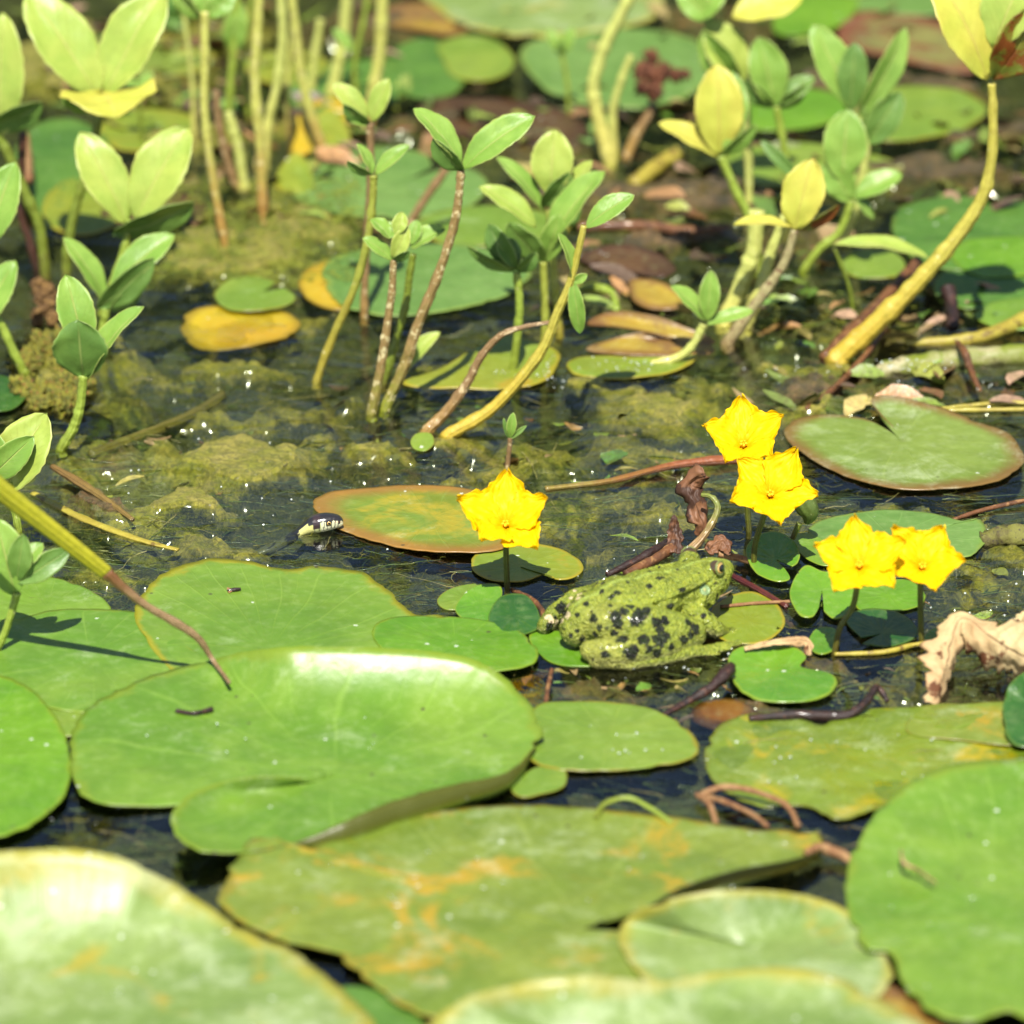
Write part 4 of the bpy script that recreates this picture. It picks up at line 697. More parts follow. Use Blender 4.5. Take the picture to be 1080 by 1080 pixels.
stick('yellow curled strap behind the seed head stalk', [(668, 195, 2), (690, 178, 10), (720, 158, 18)], [8, 9, 6], yrhz, name='decaying_stalk', cat='stem')
stick('lime strap bent over the water left of the crumpled orange leaf', [(610, 305, 2), (628, 303, 6), (646, 310, 5), (650, 328, 0)], [4, 5, 4, 4], st_green, name='decaying_stalk', cat='stem')
# crumbly brown lump and dry seed head
def lump(name, label, cat, parts, m, sd=3, sub=4, amp=.45, freq=.35, group=None):
    vs = []; F = []
    s = None
    for (a, b, z, r) in parts:
        c = G(a, b, z); s = dsc(c); bm = bmesh.new(); bmesh.ops.create_icosphere(bm, subdivisions=sub, radius=1)
        k = len(vs)
        for v in bm.verts:
            d = v.co.normalized(); q = 1 + amp * noise.fractal(d * 2.2 + Vector((a * freq, b, sd)), .8, 2.2, 4)
            vs.append(c + d * q * r * s)
        for f in bm.faces: F.append(tuple(v.index + k for v in f.verts))
        bm.free()
    o = mesh_obj(name, vs, F, m, origin=tuple(vs[0])); tag(o, label, cat, group); return o
lump('soil_lump', 'crumbly brown lump clinging to the base of the left stems', 'soil', [(48 + rng.uniform(-11, 12), 300 + k * 1.6, 40 - k * 1.4, rng.uniform(3, 7)) for k in range(26)], rough_mat('soil', C_(175, 135, 80), C_(120, 85, 50), C_(80, 55, 35), 350, .8), 3, amp=.9, sub=3)
lump('mossy_root_clump', 'yellow olive root clump at the foot of the left plants', 'root', [(55 + rng.uniform(-32, 32), 395 + rng.uniform(-34, 34), rng.uniform(-2, 5), rng.uniform(7, 15)) for k in range(34)], rough_mat('mossroot', C_(165, 160, 45), C_(110, 115, 35), C_(170, 120, 60), 260, .75, 0), 5, amp=.9, sub=4)
sh = lump('seed_head', 'dry brown seed head in front of the blue green pad at the top', 'seed head', [(680, 75, 76, 9), (692, 82, 72, 9), (700, 75, 76, 8), (678, 92, 62, 7), (712, 80, 70, 6), (722, 78, 70, 5), (687, 60, 86, 7), (690, 96, 60, 8)], rough_mat('seedhead', C_(150, 85, 50), C_(100, 55, 40), C_(185, 120, 80), 400, .7), 9, amp=.9)

# dry curled leaves : strips that twist through space
def strip(name, label, cat, pts, wid, tw, m, group='dry curled leaves', curl=.5, n=44, k=17, crum=.2):
    P = [tuple(G(a, b, z)) + (wd, t) for (a, b, z), wd, t in zip(pts, wid, tw)]
    Q = spline(P, n); vs = []; uvs = []; sd = rng.uniform(0, 50); s = dsc(Vector(Q[0][:3]))
    for i in range(n):
        p = Vector(Q[i][:3]); d = (Vector(Q[min(i + 1, n - 1)][:3]) - Vector(Q[max(i - 1, 0)][:3])).normalized()
        x = d.cross(Vector((0, -.8, .6))).normalized(); y = x.cross(d)
        x2 = x * math.cos(Q[i][4]) + y * math.sin(Q[i][4]); y2 = y * math.cos(Q[i][4]) - x * math.sin(Q[i][4])
        for j in range(k):
            u = -1 + 2 * j / (k - 1); ww = Q[i][3] * s * (1 + .55 * noise.noise(Vector((i * .26, sd, 1 if u > 0 else 5))) + .12 * noise.noise(Vector((i * .9, sd, u))))
            vs.append(p + x2 * u * ww + y2 * ww * (-curl * u * u + crum * 2 * noise.fractal(Vector((u * 2.2, i * .15, sd)), 1, 2, 3))); uvs.append((u, i / (n - 1)))
    o = mesh_obj(name, vs, grid_faces(n, k), m, None, tuple(vs[0]), uvs)
    sm = o.modifiers.new('thickness', 'SOLIDIFY'); sm.thickness = .0003
    tag(o, label, cat, group); return o
dry = leaf_mat('dry_leaf', C_(240, 200, 165, .6), C_(255, 235, 200, .62), C_(210, 160, 120), .7, C_(200, 155, 120), .45, C_(165, 105, 75), .58)
dryd = leaf_mat('dry_leaf_dark', C_(180, 125, 95), C_(140, 90, 65), C_(120, 80, 60), .6, C_(120, 80, 60), .1, C_(95, 60, 45), .5)
strip('dry_leaf', 'twisted brown dry leaf standing above the frog head', 'dry leaf', [(745, 502, 78), (728, 512, 66), (733, 530, 50), (742, 552, 30), (738, 566, 14)], [9, 13, 12, 9, 5], [.9, .2, -.2, .5, .8], dryd, curl=.7)
strip('dry_leaf', 'folded pale tan dry leaf near the right edge below the flowers', 'dry leaf', [(1110, 700, 26), (1075, 690, 34), (1045, 672, 44), (1015, 652, 54), (1003, 680, 34), (998, 715, 12), (985, 742, 2)], [22, 27, 26, 14, 20, 17, 9], [.1, .5, .2, -.3, .5, .9, .3], dry, curl=.75, n=110, crum=.10)
strip('dry_leaf', 'pointed brown leaf stub sticking up behind the frog', 'dry leaf', [(712, 583, 14), (712, 565, 26), (711, 548, 42), (711, 543, 46)], [9, 8, 4, 1], [0, 0, 0, 0], dryd, curl=.3)
strip('dry_leaf', 'small papery brown scrap beside the hooked stem', 'dry leaf', [(745, 580, 14), (762, 570, 22), (770, 585, 12)], [7, 8, 3], [.5, .2, .4], dryd)
strip('dry_leaf', 'thin pinkish dry edge along the back of the glossy curled pad', 'dry leaf', [(785, 684, 15), (820, 676, 22), (850, 676, 18), (852, 690, 10)], [3, 5, 6, 4], [.4, .6, .4, .2], dry, curl=.3)
strip('dry_flake', 'small tan flake lying on the large smooth pad at lower right', 'flake', [(951, 898, 34), (955, 910, 32), (970, 918, 30), (987, 930, 28)], [3, 6, 5, 3], [1.4, 1.5, 1.5, 1.5], dry, group=None, curl=.2)
strip('dry_leaf', 'tiny dry leaf corner at the right edge above the folded tan leaf', 'dry leaf', [(1068, 665, 26), (1080, 652, 34), (1095, 645, 36)], [5, 9, 8], [.2, .3, .2], dry)

# ------------------------------------------------------------------ yellow flowers
def petal_mat():
    m = N('petal_yellow'); v = m.coord(); u, t = m.uv()
    c = m.mix(m.ramp(t, .0, .45), (.70, .38, .0, 1), (.76, .475, .0, 1))
    c = m.mix(m.math('MULTIPLY', m.ramp(m.math('ABSOLUTE', u), .35, .15), .25), c, (.74, .45, .0, 1))
    h = m.math('SINE', m.math('ADD', m.math('MULTIPLY', u, 26), m.math('MULTIPLY', m.noise(v, 300, 3), 9)))
    m.princ(c, .55, m.bump(m.math('ADD', m.math('MULTIPLY', h, .5), m.noise(v, 600, 4)), .3, .0005), .2, 0, .3)
    return m.m
PET = petal_mat()
stam = rough_mat('stamen_orange', (.72, .43, .0, 1), (.76, .47, .0, 1), None, 300, .6)
def flower(label, center, foot, size, tilt, spin, foot_z=0, lean=0.0, opening=.95, mids=()):
    F0 = G(foot[0], foot[1], foot_z); s = dsc(F0)
    c = V(center[0], center[1], F0.y - 6 * s)
    e = empty('yellow_flower', (F0.x, F0.y, F0.z)); tag(e, label, 'flower', 'yellow flowers standing above the water')
    ax = Vector((lean, -math.sin(tilt), math.cos(tilt))).normalized()
    X = ax.cross(Vector((0, 1, .3))).normalized(); X = -X if X.x < 0 else X; Y = ax.cross(X)
    pts = [F0 - Vector((0, 0, 6 * s)), F0] + [V(a, b, F0.y) for a, b in mids] + [c - ax * 9 * s, c]
    tube('stem', pts, [3.2 * s] * (len(pts) - 1) + [3.6 * s], st_fl, e)
    for k in range(5):
        a = spin + k * 2 * math.pi / 5 + rng.normal(0, .06); rad = X * math.cos(a) + Y * math.sin(a); sd = rng.uniform(0, 99)
        n, m = 26, 31; vs = []; uvs = []; side = ax.cross(rad)
        L = size * s * rng.uniform(.94, 1.06); op = opening + rng.normal(0, .07)
        for i in range(n):
            t = i / (n - 1)
            w0 = L * (.05 + .37 * min(1, t / .48) ** .9) * (1 - .96 * (max(0, t - .50) / .50) ** 1.25) / .78
            # the profile: a short tube, then the lobe spreads
            ang = op * (.75 + .25 * min(1, t * 2)) + .20 * max(0, t - .5)
            r = L * t * math.sin(ang) + L * .02; z = L * t * math.cos(ang) 
            for j in range(m):
                u = -1 + 2 * j / (m - 1); au = abs(u)
                fr = 1 + .06 * math.sin(j * 2.1 + i * 1.7 + sd) * (au > .85)
                wv = .05 * L * t * au ** 2 * math.sin(t * 24 + sd + (u > 0) * 2) + .035 * L * noise.noise(Vector((u * 4, t * 6, sd)))
                tipj = .06 * L * (t > .93) * (noise.noise(Vector((u * 9, sd, 0)))) 
                p = c + rad * (r + tipj) + ax * (z - .16 * L * t * (1 - au * .9) * (au < 2) + .05 * L * t * (au < .22) + wv) + side * (u * w0 * .78 * fr)
                p += ax * (.12 * w0 * au ** 2)
                vs.append(p); uvs.append((u, t))
        o = mesh_obj('petal', vs, grid_faces(n, m), PET, e, tuple(c), uvs)
    for k in range(5):
        a = spin + (k + .5) * 2 * math.pi / 5; rad = X * math.cos(a) + Y * math.sin(a)
        tube('stamen', [c + ax * 2 * s, c + ax * 6 * s + rad * 2 * s, c + ax * 9 * s + rad * 3 * s], [2.0 * s, 1.4 * s, 1.5 * s], stam, e, seg=8)
        leaflet(e, c + ax * 2 * s + rad * 12 * s, c - ax * 8 * s + rad * 1 * s, 8 * s, 'f', .3, .05, lf_green, 'sepal')
st_fl = stem_mat('flower_stem', C_(120, 110, 45), C_(140, 160, 60), None, split=(.2, .7))
R = math.radians
flower('single yellow flower on a straight stem beside the snake pad', (533, 556), (535, 624), 60, R(36), R(90), 2, 0, .87)
flower('upper flower of the twin pair above the frog', (784, 472), (790, 560), 54, R(34), R(97), 0, -.03, .87)
flower('lower flower of the twin pair above the frog', (812, 524), (795, 600), 56, R(38), R(-82), 0, .04, .90, mids=[(797, 572)])
flower('left flower of the overlapping pair at right', (906, 599), (880, 690), 56, R(36), R(92), 0, -.02, .90, mids=[(886, 662), (900, 638)])
flower('right flower of the overlapping pair at right', (972, 600), (972, 680), 53, R(38), R(-78), 0, .06, .88, mids=[(971, 650)])
def bud():
    P = G(842, 570, 6); s = dsc(P); e = empty('flower_bud', tuple(P)); tag(e, 'closed green flower bud leaning beside the lower twin flower', 'flower bud')
    y = P.y
    tube('stem', [V(836, 568, y), V(843, 552, y)], [3 * s, 3.5 * s], st_fl, e)
    tube('bud_case', [V(851, 552, y), V(853, 540, y), V(843, 524, y), V(830, 512, y)], [3 * s, 11 * s, 11 * s, 2 * s], stem_mat('bud_case', C_(110, 135, 60), C_(125, 150, 75), C_(200, 205, 160), coat=.1), e, seg=16, n=24)
bud()

# ------------------------------------------------------------------ frog
def frog():
    yaw = R(30); O = G(680, 668)
    fx = Vector((math.cos(yaw), math.sin(yaw), 0)); fy = Vector((-math.sin(yaw), math.cos(yaw), 0)); fz = Vector((0, 0, 1))
    s = dsc(O)
    verts = []; faces = []
    def ell(c, r, rot=0.0, pitch=0.0):
        bm = bmesh.new(); bmesh.ops.create_icosphere(bm, subdivisions=3, radius=1); k = len(verts)
        ca, sa = math.cos(rot), math.sin(rot); cp, sp = math.cos(pitch), math.sin(pitch)
        for v in bm.verts:
            x, y, z = v.co.x * r[0], v.co.y * r[1], v.co.z * r[2]
            x, z = x * cp - z * sp, x * sp + z * cp
            verts.append((c[0] + x * ca - y * sa, c[1] + x * sa + y * ca, c[2] + z))
        for f in bm.faces: faces.append(tuple(v.index + k for v in f.verts))
        bm.free()
    def chain(pts, step=.3):
        for (a, b) in zip(pts[:-1], pts[1:]):
            d = math.dist(a[:3], b[:3]); n = max(2, int(d / (step * min(a[3], b[3]))))
            for i in range(n + 1):
                t = i / n; q = [a[k] + (b[k] - a[k]) * t for k in range(4)]
                ell(q[:3], (q[3],) * 3)
    H = R(14)
    ell((-84, 0, 22), (17, 20, 17)); ell((-64, 0, 31), (32, 30, 27)); ell((-30, 0, 38), (40, 39, 30)); ell((5, 2, 39), (38, 39, 28.5)); ell((38, 5, 40), (34, 34, 24), H)
    ell((66, 8, 45), (32, 31, 20), H); ell((88, 12, 47), (25, 24, 14), H, .05); ell((103, 16, 47), (15, 15, 10), H); ell((110, 18, 47), (8, 9, 7), H)
    ell((78, 10, 36), (28, 27, 11), H); ell((95, 14, 39), (18, 19, 8), H); ell((58, 6, 28), (28, 28, 20), H); ell((0, 0, 18), (70, 34, 18))
    # brow rings round the eyes
    ell((77, -10, 58), (13, 10, 11), H); ell((71, 27, 59), (13, 10, 11), H)
    chain([(68, -17, 55, 3), (45, -25, 54, 3.2), (15, -31, 52.5, 3.2), (-20, -32, 50.5, 3), (-50, -25, 46, 3), (-72, -16, 40, 2.5)])
    chain([(60, 32, 55, 3), (38, 35, 54, 3.2), (8, 34, 53, 3.2), (-25, 31, 51, 3), (-55, 24, 46, 2.5)])
    ell((74, -4, 43), (28, 21, 16), H); ell((60, -10, 36), (24, 20, 18), H); chain([(58, -26, 48, 2.2), (55, -30, 40, 2.5), (50, -31, 33, 3)])                       # fold behind the ear
    chain([(102, 5, 42, 2.2), (90, -9, 39, 2.6), (78, -20, 35, 2.8), (66, -27, 31, 3)])  # upper lip
    # near hind leg: thigh, shank, foot
    chain([(-60, -22, 32, 24), (-25, -42, 29, 24), (5, -53, 23, 19), (24, -57, 17, 14)])
    chain([(24, -58, 14, 13), (-20, -64, 15, 17), (-60, -60, 16, 17), (-84, -50, 16, 14), (-92, -42, 16, 11)])
    chain([(-90, -50, 8, 8), (-60, -68, 5, 8), (-20, -74, 4, 7), (20, -74, 3, 5.5)])
    for a, b in (((20, -74, 3, 5), (76, -70, 1, 2)), ((15, -75, 3, 5), (72, -75, .5, 1.8)), ((15, -76, 3, 4), (58, -80, 0, 1.6)), ((10, -76, 3, 3.5), (40, -84, -.5, 1.6)), ((20, -72, 3, 4), (66, -64, .5, 1.6))): chain([a, b], .5)
    # far hind leg
    chain([(-58, 20, 32, 20), (-25, 45, 30, 18), (-2, 63, 28, 12)]); chain([(-2, 65, 26, 11), (-40, 72, 20, 13), (-75, 62, 14, 10), (-92, 52, 9, 8)])
    chain([(-92, 54, 6, 7), (-70, 74, 4, 6), (-30, 86, 3, 4)]); chain([(-30, 86, 3, 3), (10, 92, 2, 1.6)]); chain([(-30, 86, 3, 3), (0, 102, 2, 1.6)])
    # arms and fingers
    chain([(42, -26, 24, 13), (54, -42, 14, 11), (60, -46, 9, 9)]); chain([(60, -46, 9, 9), (70, -43, 4, 6), (78, -41, 1, 4.5)])
    for a, b in (((78, -41, 1, 3), (93, -46, -1, 1.8)), ((78, -41, 1, 3), (96, -38, -1, 1.8)), ((78, -41, 1, 3), (92, -30, -1, 1.8)), ((76, -42, 1, 3), (86, -54, -1, 1.8))): chain([a, b], .5)
    chain([(42, 36, 24, 12), (58, 52, 12, 9), (80, 52, 5, 5)])
    for a, b in (((80, 52, 4, 3), (98, 56, 2, 1.8)), ((80, 52, 4, 3), (100, 48, 2, 1.8)), ((80, 52, 4, 3), (94, 62, 2, 1.8))): chain([a, b], .5)
    me = bpy.data.meshes.new('tmp'); me.from_pydata(verts, [], faces)
    ob = bpy.data.objects.new('tmp', me); COL.objects.link(ob)
    rm = ob.modifiers.new('r', 'REMESH'); rm.mode = 'VOXEL'; rm.voxel_size = .95
    smo = ob.modifiers.new('s', 'SMOOTH'); smo.factor = .5; smo.iterations = 9
    dg = bpy.context.evaluated_depsgraph_get(); ev = ob.evaluated_get(dg); m2 = bpy.data.meshes.new_from_object(ev)
    bpy.data.objects.remove(ob); bpy.data.meshes.remove(me)
    n = len(m2.vertices); co = np.zeros(n * 3); m2.vertices.foreach_get('co', co); co = co.reshape(-1, 3)
    no = np.zeros(n * 3); m2.vertex_normals.foreach_get('vector', no); no = no.reshape(-1, 3)
    F = [tuple(p.vertices) for p in m2.polygons]
    wc = np.array(O) + s * (co[:, :1] * np.array(fx) + co[:, 1:2] * np.array(fy) + co[:, 2:3] * np.array(fz))
    bvh = BVHTree.FromPolygons([Vector(v) for v in wc], F)
    def hit(px, py):
        d = ray(px, py).normalized(); h = bvh.ray_cast(CAM, d); return None if h[0] is None else np.array(h[0])
    S = lambda a, b, r: (540 + a / 3.857, 540 + b / 3.857, r / 3.857)
    black = [S(*q) for q in [(365, 322, 15), (405, 345, 15), (425, 328, 13), (560, 303, 16), (598, 270, 14), (560, 242, 12), (690, 312, 21), (672, 234, 10), (655, 195, 13), (482, 384, 15), (330, 434, 18), (643, 388, 17), (300, 372, 12),
        (425, 425, 26), (430, 455, 22), (455, 405, 20), (520, 415, 26), (505, 440, 24), (545, 400, 20), (590, 450, 22), (620, 440, 18), (600, 480, 18), (600, 520, 30), (625, 500, 20), (535, 520, 26), (480, 575, 26), (500, 560, 18), (448, 515, 22), (415, 490, 14), (718, 448, 14), (745, 475, 22), (728, 500, 16), (700, 520, 18), (590, 575, 22), (560, 560, 16), (650, 550, 14), (380, 582, 16), (340, 500, 12), (265, 420, 9), (265, 485, 9), (240, 505, 9), (355, 470, 12), (285, 520, 12),
        (265, 300, 26), (240, 300, 18), (200, 390, 26), (215, 410, 20), (248, 365, 9), (340, 295, 18), (370, 290, 12), (155, 470, 20), (175, 430, 8), (300, 285, 16), (835, 340, 12), (855, 322, 10), (800, 378, 9), (868, 275, 7), (830, 360, 10), (780, 420, 12), (875, 300, 8), (470, 240, 10), (520, 235, 8), (700, 200, 8), (600, 225, 7), (445, 262, 8), (760, 250, 6), (500, 330, 7), (400, 380, 8)]]
    cream = [S(*q) for q in [(275, 335, 12), (270, 350, 12), (240, 350, 10), (228, 380, 10), (225, 420, 14), (205, 440, 16), (180, 455, 14), (150, 430, 14), (160, 445, 14), (255, 320, 8), (300, 300, 9)]]
    def centres(L): return [(h, r * s * (1.16 if b > 633 else .9)) for (a, b, r) in L for h in [hit(a, b)] if h is not None]
    B_ = centres(black); Cc = centres(cream)
    ty = hit(*S(788, 312, 0)[:2])
    cols = np.zeros((n, 4)); cols[:, 3] = 1
    disp = np.zeros(n)
    for i in range(n):
        p = co[i]; P = Vector(p); z = p[2]; nz = no[i][2]
        a = noise.fractal(P * .05, .8, 2, 4); b = noise.fractal(P * .22 + Vector((5, 5, 5)), .8, 2, 3)
        base = np.array([.20, .235, .024]) * (1 + .25 * a) + np.array([.05, .03, .0]) * max(0, b) - np.array([.07, .07, .008]) * max(0, -b) * 1.3
        k = max(0, min(1, (-nz + .2) * 1.2)) * max(0, min(1, (26 - z) / 16))             # pale belly
        base = base * (1 - k) + np.array([.34, .33, .12]) * k
        k = max(0, min(1, (-40 - p[0]) / 40)) * max(0, min(1, (-p[1]) / 30)) * .5; base = base * (1 - k) + np.array([.30, .29, .06]) * k
        mid = abs(p[1] - .12 * max(p[0], 0)); k = max(0, 1 - mid / 4) * (z > 50) * .7; base = base * (1 - k) + np.array([.33, .42, .08]) * k
        w_ = wc[i]; jit = 1 + .5 * noise.fractal(P * .30, .8, 2, 3)
        kc = 0
        for h, r in Cc:
            d = np.linalg.norm(w_ - h) / (r * jit)
            if d < 1.15: kc = max(kc, min(1, (1.15 - d) * 5))
        base = base * (1 - kc) + np.array([.60, .47, .28]) * kc
        kb = 0
        for h, r in B_:
            d = np.linalg.norm(w_ - h) / (r * jit)
            if d < 1.02: kb = max(kb, min(1, (1.02 - d) * 9))
        if noise.noise(P * .13 + Vector((31, 7, 2))) > .62: kb = max(kb, .9 * (z > 4))
        kr = min(kb, 1 - kb) * 2; base = base * (1 - kb) + np.array([.004, .004, .002]) * kb; base = base * (1 - .5 * kr) + np.array([.10, .07, .015]) * .5 * kr
        if ty is not None:
            d = np.linalg.norm(w_ - ty) / s
            if d < 6.6: base = np.array([.22, .32, .14]) if d > 3.2 else np.array([.32, .33, .12])
            if 6.6 <= d < 7.6: base = base * .55
            disp[i] += (-.9 if d < 6 else (.6 if d < 8 else 0))
        cols[i, :3] = np.clip(base, 0, 1)
        wart = noise.cell(P * .0) * 0
        v1 = noise.voronoi(P * .26)[0][0]; v2 = noise.voronoi(P * .52 + Vector((9, 1, 4)))[0][0]
        g = 1 if p[0] < 60 else .35
        disp[i] += g * (1.5 * max(0, .42 - v1) * 2 + .9 * max(0, .4 - v2) * 2)
    co2 = co + no * disp[:, None]
    m = N('frog_skin'); at = m.n('ShaderNodeAttribute', attribute_name='Col'); v = m.coord(False)
    c = m.mix(m.math('MULTIPLY', m.ramp(m.noise(v, 600, 5, .7), .42, .65), .45), at.outputs['Color'], (.035, .06, .008, 1))
    vo = m.n('ShaderNodeTexVoronoi', feature='SMOOTH_F1'); m.set(vo, 'Vector', v); vo.inputs['Scale'].default_value = 1150
    hh = m.math('ADD', m.math('MULTIPLY', vo.outputs['Distance'], -1.0), m.noise(v, 1500, 4))
    m.princ(c, .33, m.bump(hh, 1.0, .0009), .32, .10)
    e = empty('frog', tuple(O)); e.rotation_euler = (0, 0, yaw); e.scale = (1, 1, 1)
    tag(e, 'green frog with black blotches sitting beside the flowers facing right', 'frog')
    def child(name, vs, F, mt, cl=None, uv=None):
        o = mesh_obj(name, np.array(vs) * s, F, mt, cols=cl, uvs=uv); o.parent = e; return o
    child('body', co2, F, m.m, cols)
    # eyes
    em = N('frog_eye'); u, t = em.uv()
    iris = em.mix(em.ramp(em.noise(em.coord(False), 2500, 4, .7), .4, .65), (.40, .26, .06, 1), (.10, .055, .02, 1))
    c = em.mix(em.ramp(u, .62, .58), iris, (.004, .004, .004, 1)); c = em.mix(em.ramp(u, .86, .90), c, (.05, .03, .01, 1))
    ring = em.math('MULTIPLY', em.ramp(u, .58, .63), em.ramp(u, .72, .67)); c = em.mix(ring, c, (.48, .33, .09, 1))
    em.princ(c, .06, None, .6, 1.0)
    for (cx, cy, cz, r, dx, dy, dz) in ((79, -14.0, 63, 8.6, .42, -.80, .22), (74, 31, 63, 8.6, .3, .9, .2)):
        d = Vector((dx, dy, dz)).normalized(); bm = bmesh.new(); bmesh.ops.create_icosphere(bm, subdivisions=5, radius=1)
        vs = []; uv = []
        up = (Vector((0, 0, 1)) - d * d.z).normalized(); sx = d.cross(up)
        for q in bm.verts:
            n_ = q.co.normalized(); a = n_.dot(up); b = n_.dot(sx); f = n_.dot(d)
            rr = math.sqrt((a * 1.25) ** 2 + (b * .95) ** 2) if f > 0 else 1.2
            vs.append((cx + n_.x * r, cy + n_.y * r, cz + n_.z * r)); uv.append((min(rr, 1.2), 0))
        child('eye', vs, [tuple(q.index for q in f.verts) for f in bm.faces], em.m, None, uv); bm.free()
        # rim of the lid
        pts = []; 
        for k in range(25):
            th = 2 * math.pi * k / 24; pts.append(Vector((cx, cy, cz)) + d * r * .55 + (up * math.cos(th) * .88 + sx * math.sin(th) * .95) * r * .92)
        o = tube('eyelid', [p * s for p in pts], [1.3 * s] * 25, skinrim, None, origin=(0, 0, 0), n=72, seg=8); o.parent = e; o.location = (0, 0, 0)
skinrim = rough_mat('eyelid_skin', (.10, .14, .03, 1), (.18, .20, .05, 1), None, 400, .4, .5)
frog()

# ------------------------------------------------------------------ grass snake
def snake():
    Y0 = G(345, 562).y; s = dsc(G(345, 562))
    # centre line: photo x, z above water (px), half width, half height; local x runs along the picture, slight turn away
    sec = [(-175, -60, 7, 6, -16), (-120, -44, 7.5, 6.5, -6), (-75, -27, 8, 6.5, 2), (-52, -16, 8.5, 7, 2), (-38, -6.5, 9, 7.5, 0), (-28, 1.5, 9.5, 8.0, 0), (-18, 8, 11.5, 10.5, 0), (-8, 10.3, 13, 11.4, 0), (2, 11.6, 12.4, 11.2, 0), (10, 12.2, 10.4, 10, 0), (16, 12.4, 8.4, 8.4, 0), (20, 12, 6.4, 6.6, 0), (22.8, 11.4, 3.6, 4, 0), (23.6, 11.2, .6, .6, 0)]
    Q = spline(sec, 150); m = 56; vs = []; cols = []
    cx0 = 340
    s *= .86; base = G(cx0 + 2, 560); e = empty('snake', (base.x, base.y, 0)); tag(e, 'dark grass snake with a yellow collar lifting its head beside the rusty pad', 'snake')
    for i, q in enumerate(Q):
        for j in range(m):
            th = 2 * math.pi * j / m; cy, cz = math.cos(th), math.sin(th)
            sy = abs(cy) ** .8 * (1 if cy > 0 else -1); sz = abs(cz) ** .85 * (1 if cz > 0 else -1)
            hh = q[3] * (.92 if cz < 0 else 1.0)
            vs.append(Vector(((q[0]) * s, (q[4] + sy * q[2]) * s, (q[1] + sz * hh) * s)))
            x = q[0]; z = sz; nz = noise.noise(Vector((x * .4, th * 3, 0)))
            c = (.035, .038, .028) if z > .05 else (.16, .17, .10)
            if x < -28:
                c = (.06, .065, .03)
                if noise.noise(Vector((x * .12, th * 1.5, 4))) > .25: c = (.01, .01, .01)
            if x > -40 and z > .2 + .08 * nz: c = (.016, .014, .014)
            if -46 < x < -30 and z > -.5: c = (.012, .012, .012)
            if -31 + 3 * nz < x < -19 + (z < .35) * 6 + 3 * nz and z < .70: c = (.42, .40, .14)
            if x > -11 and z < .48 + .04 * nz: c = (.48, .48, .30) if x > -4 else (.40, .42, .18)
            if -14 < x < -5 and z > -.25: c = (.03, .018, .018)
            if x > -8 and z < .55:                      # dark seams between the lip shields
                for sx in (-6, -.5, 4.0, 8.5, 13, 17):
                    if abs(x - sx - 1.0 * z) < .55 and z > -.55: c = (.02, .02, .02)
            if 1 < x < 9.5 and -.15 < z < .6 and (abs(x - 5.2) < 3.6): c = (.02, .018, .018)
            if x > 12 and .2 < z < .38 and nz > 0: c = (.28, .10, .06)
            if abs(x - 18.5) < 1.1 and .0 < z < .4: c = (.01, .01, .01)
            cols.append((*c, 1))
    F = grid_faces(150, m, True); F.append(tuple(reversed(range(m)))); F.append(tuple(149 * m + j for j in range(m)))
    mt = N('snake_scales'); at = mt.n('ShaderNodeAttribute', attribute_name='Col'); v = mt.coord(False)
    vo = mt.n('ShaderNodeTexVoronoi'); mt.set(vo, 'Vector', v); vo.inputs['Scale'].default_value = 900
    mt.princ(at.outputs['Color'], .28, mt.bump(vo.outputs['Distance'], .35, .0003), .5, .4)
    o = mesh_obj('body', vs, F, mt.m, cols=cols); o.parent = e
    em = N('snake_eye'); u, t = em.uv(); c = em.mix(em.ramp(u, .42, .50), (.003, .003, .003, 1), (.45, .28, .06, 1)); c = em.mix(em.ramp(u, .68, .74), c, (.01, .01, .01, 1)); em.princ(c, .05, None, .6, 1)
    for sy in (-1, 1):
        bm = bmesh.new(); bmesh.ops.create_icosphere(bm, subdivisions=4, radius=1); d = Vector((.15, sy, .1)).normalized(); r = 3.3
        vv = [Vector((5.2, sy * 10.2, 14.6)) * s + q.co.normalized() * r * s for q in bm.verts]
        uv = [(math.sqrt(max(0, 1 - max(q.co.normalized().dot(d), 0) ** 2)), 0) for q in bm.verts]
        x = mesh_obj('eye', vv, [tuple(q.index for q in f.verts) for f in bm.faces], em.m, uvs=uv); x.parent = e; bm.free()
    e.rotation_euler = (0, 0, R(4))
snake()

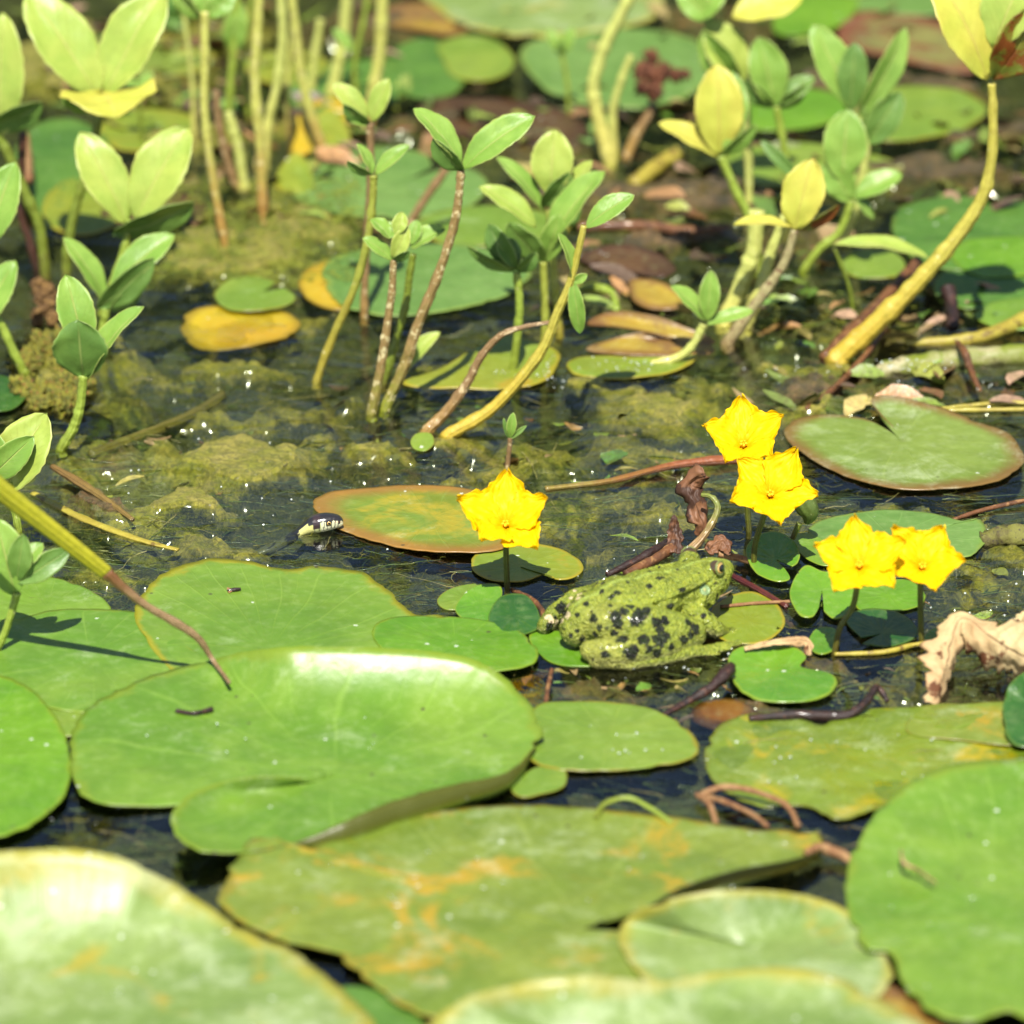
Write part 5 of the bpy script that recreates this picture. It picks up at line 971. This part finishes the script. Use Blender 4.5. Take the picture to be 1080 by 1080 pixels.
# ------------------------------------------------------------------ wet glints and little things
def droplets():
    dm = N('droplet'); p = dm.princ((.9, .95, .9, 1), .06, None, .8); p.inputs['Transmission Weight'].default_value = .7; p.inputs['IOR'].default_value = 1.33
    vs = []; F = []
    def add(c, r):
        bm = bmesh.new(); bmesh.ops.create_icosphere(bm, subdivisions=2, radius=1); k = len(vs)
        for v in bm.verts: vs.append(c + Vector((v.co.x * r, v.co.y * r, v.co.z * r * .8)))
        for f in bm.faces: F.append(tuple(q.index + k for q in f.verts))
        bm.free()
    spots = [(540, 385, 45, 12, 26, 6), (650, 383, 40, 9, 22, 4), (960, 385, 45, 6, 40, 16), (1000, 410, 60, 8, 14, 2), (620, 265, 22, 5, 10, 10), (565, 400, 30, 10, 12, 2), (300, 200, 60, 30, 14, 4), (830, 390, 60, 8, 10, 3), (880, 460, 120, 20, 10, 1), (700, 590, 60, 10, 16, 3), (900, 800, 90, 30, 14, 5),
             (300, 760, 180, 40, 9, 11), (560, 920, 220, 40, 12, 12), (160, 1000, 120, 50, 8, 20), (1000, 950, 60, 60, 4, 24), (700, 700, 120, 20, 14, 1), (430, 560, 160, 40, 8, 1), (250, 500, 140, 40, 14, 1), (70, 860, 60, 10, 6, 1), (930, 60, 120, 60, 12, 4), (640, 780, 60, 20, 10, 5), (1020, 620, 60, 40, 16, 1)]
    for a, b, ha, hb, n, z in spots:
        for _ in range(n):
            c = G(a + rng.uniform(-ha, ha), b + rng.uniform(-hb, hb), z + rng.uniform(0, 1)); add(c, rng.uniform(.0002, .0005))
    o = mesh_obj('water_droplets', vs, F, dm.m); tag(o, 'tiny bright water droplets scattered over wet leaves and weed', 'droplets', kind='stuff')
droplets()
def insect(label, px, py, z, ln, ang):
    c = G(px, py, z); s = dsc(c); d = Vector((math.cos(ang), math.sin(ang), 0))
    e = empty('small_fly', tuple(c)); tag(e, label, 'insect', 'small insects on the pads')
    tube('body', [c - d * ln * s * .5, c, c + d * ln * s * .5], [1.2 * s, 2.4 * s, 1.6 * s], darkb, e, seg=8)
    for sg in (-1, 1): tube('wing', [c, c - d * ln * s * .5 + Vector((-d.y, d.x, .3)) * sg * 3 * s], [.5 * s, 1.8 * s], tan, e, seg=6, flat=.3)
insect('small brown fly on the round topped speckled pad', 247, 622, 6, 14, .3)
insect('dark insect on the pale bottom left pad', 34, 956, 30, 14, .2)
stick('thin brown crumb on the largest pad', [(186, 750, 10), (205, 752, 11), (224, 748, 10)], [2.5, 2, 3], darkb, name='debris_bit', cat='debris', group=None)
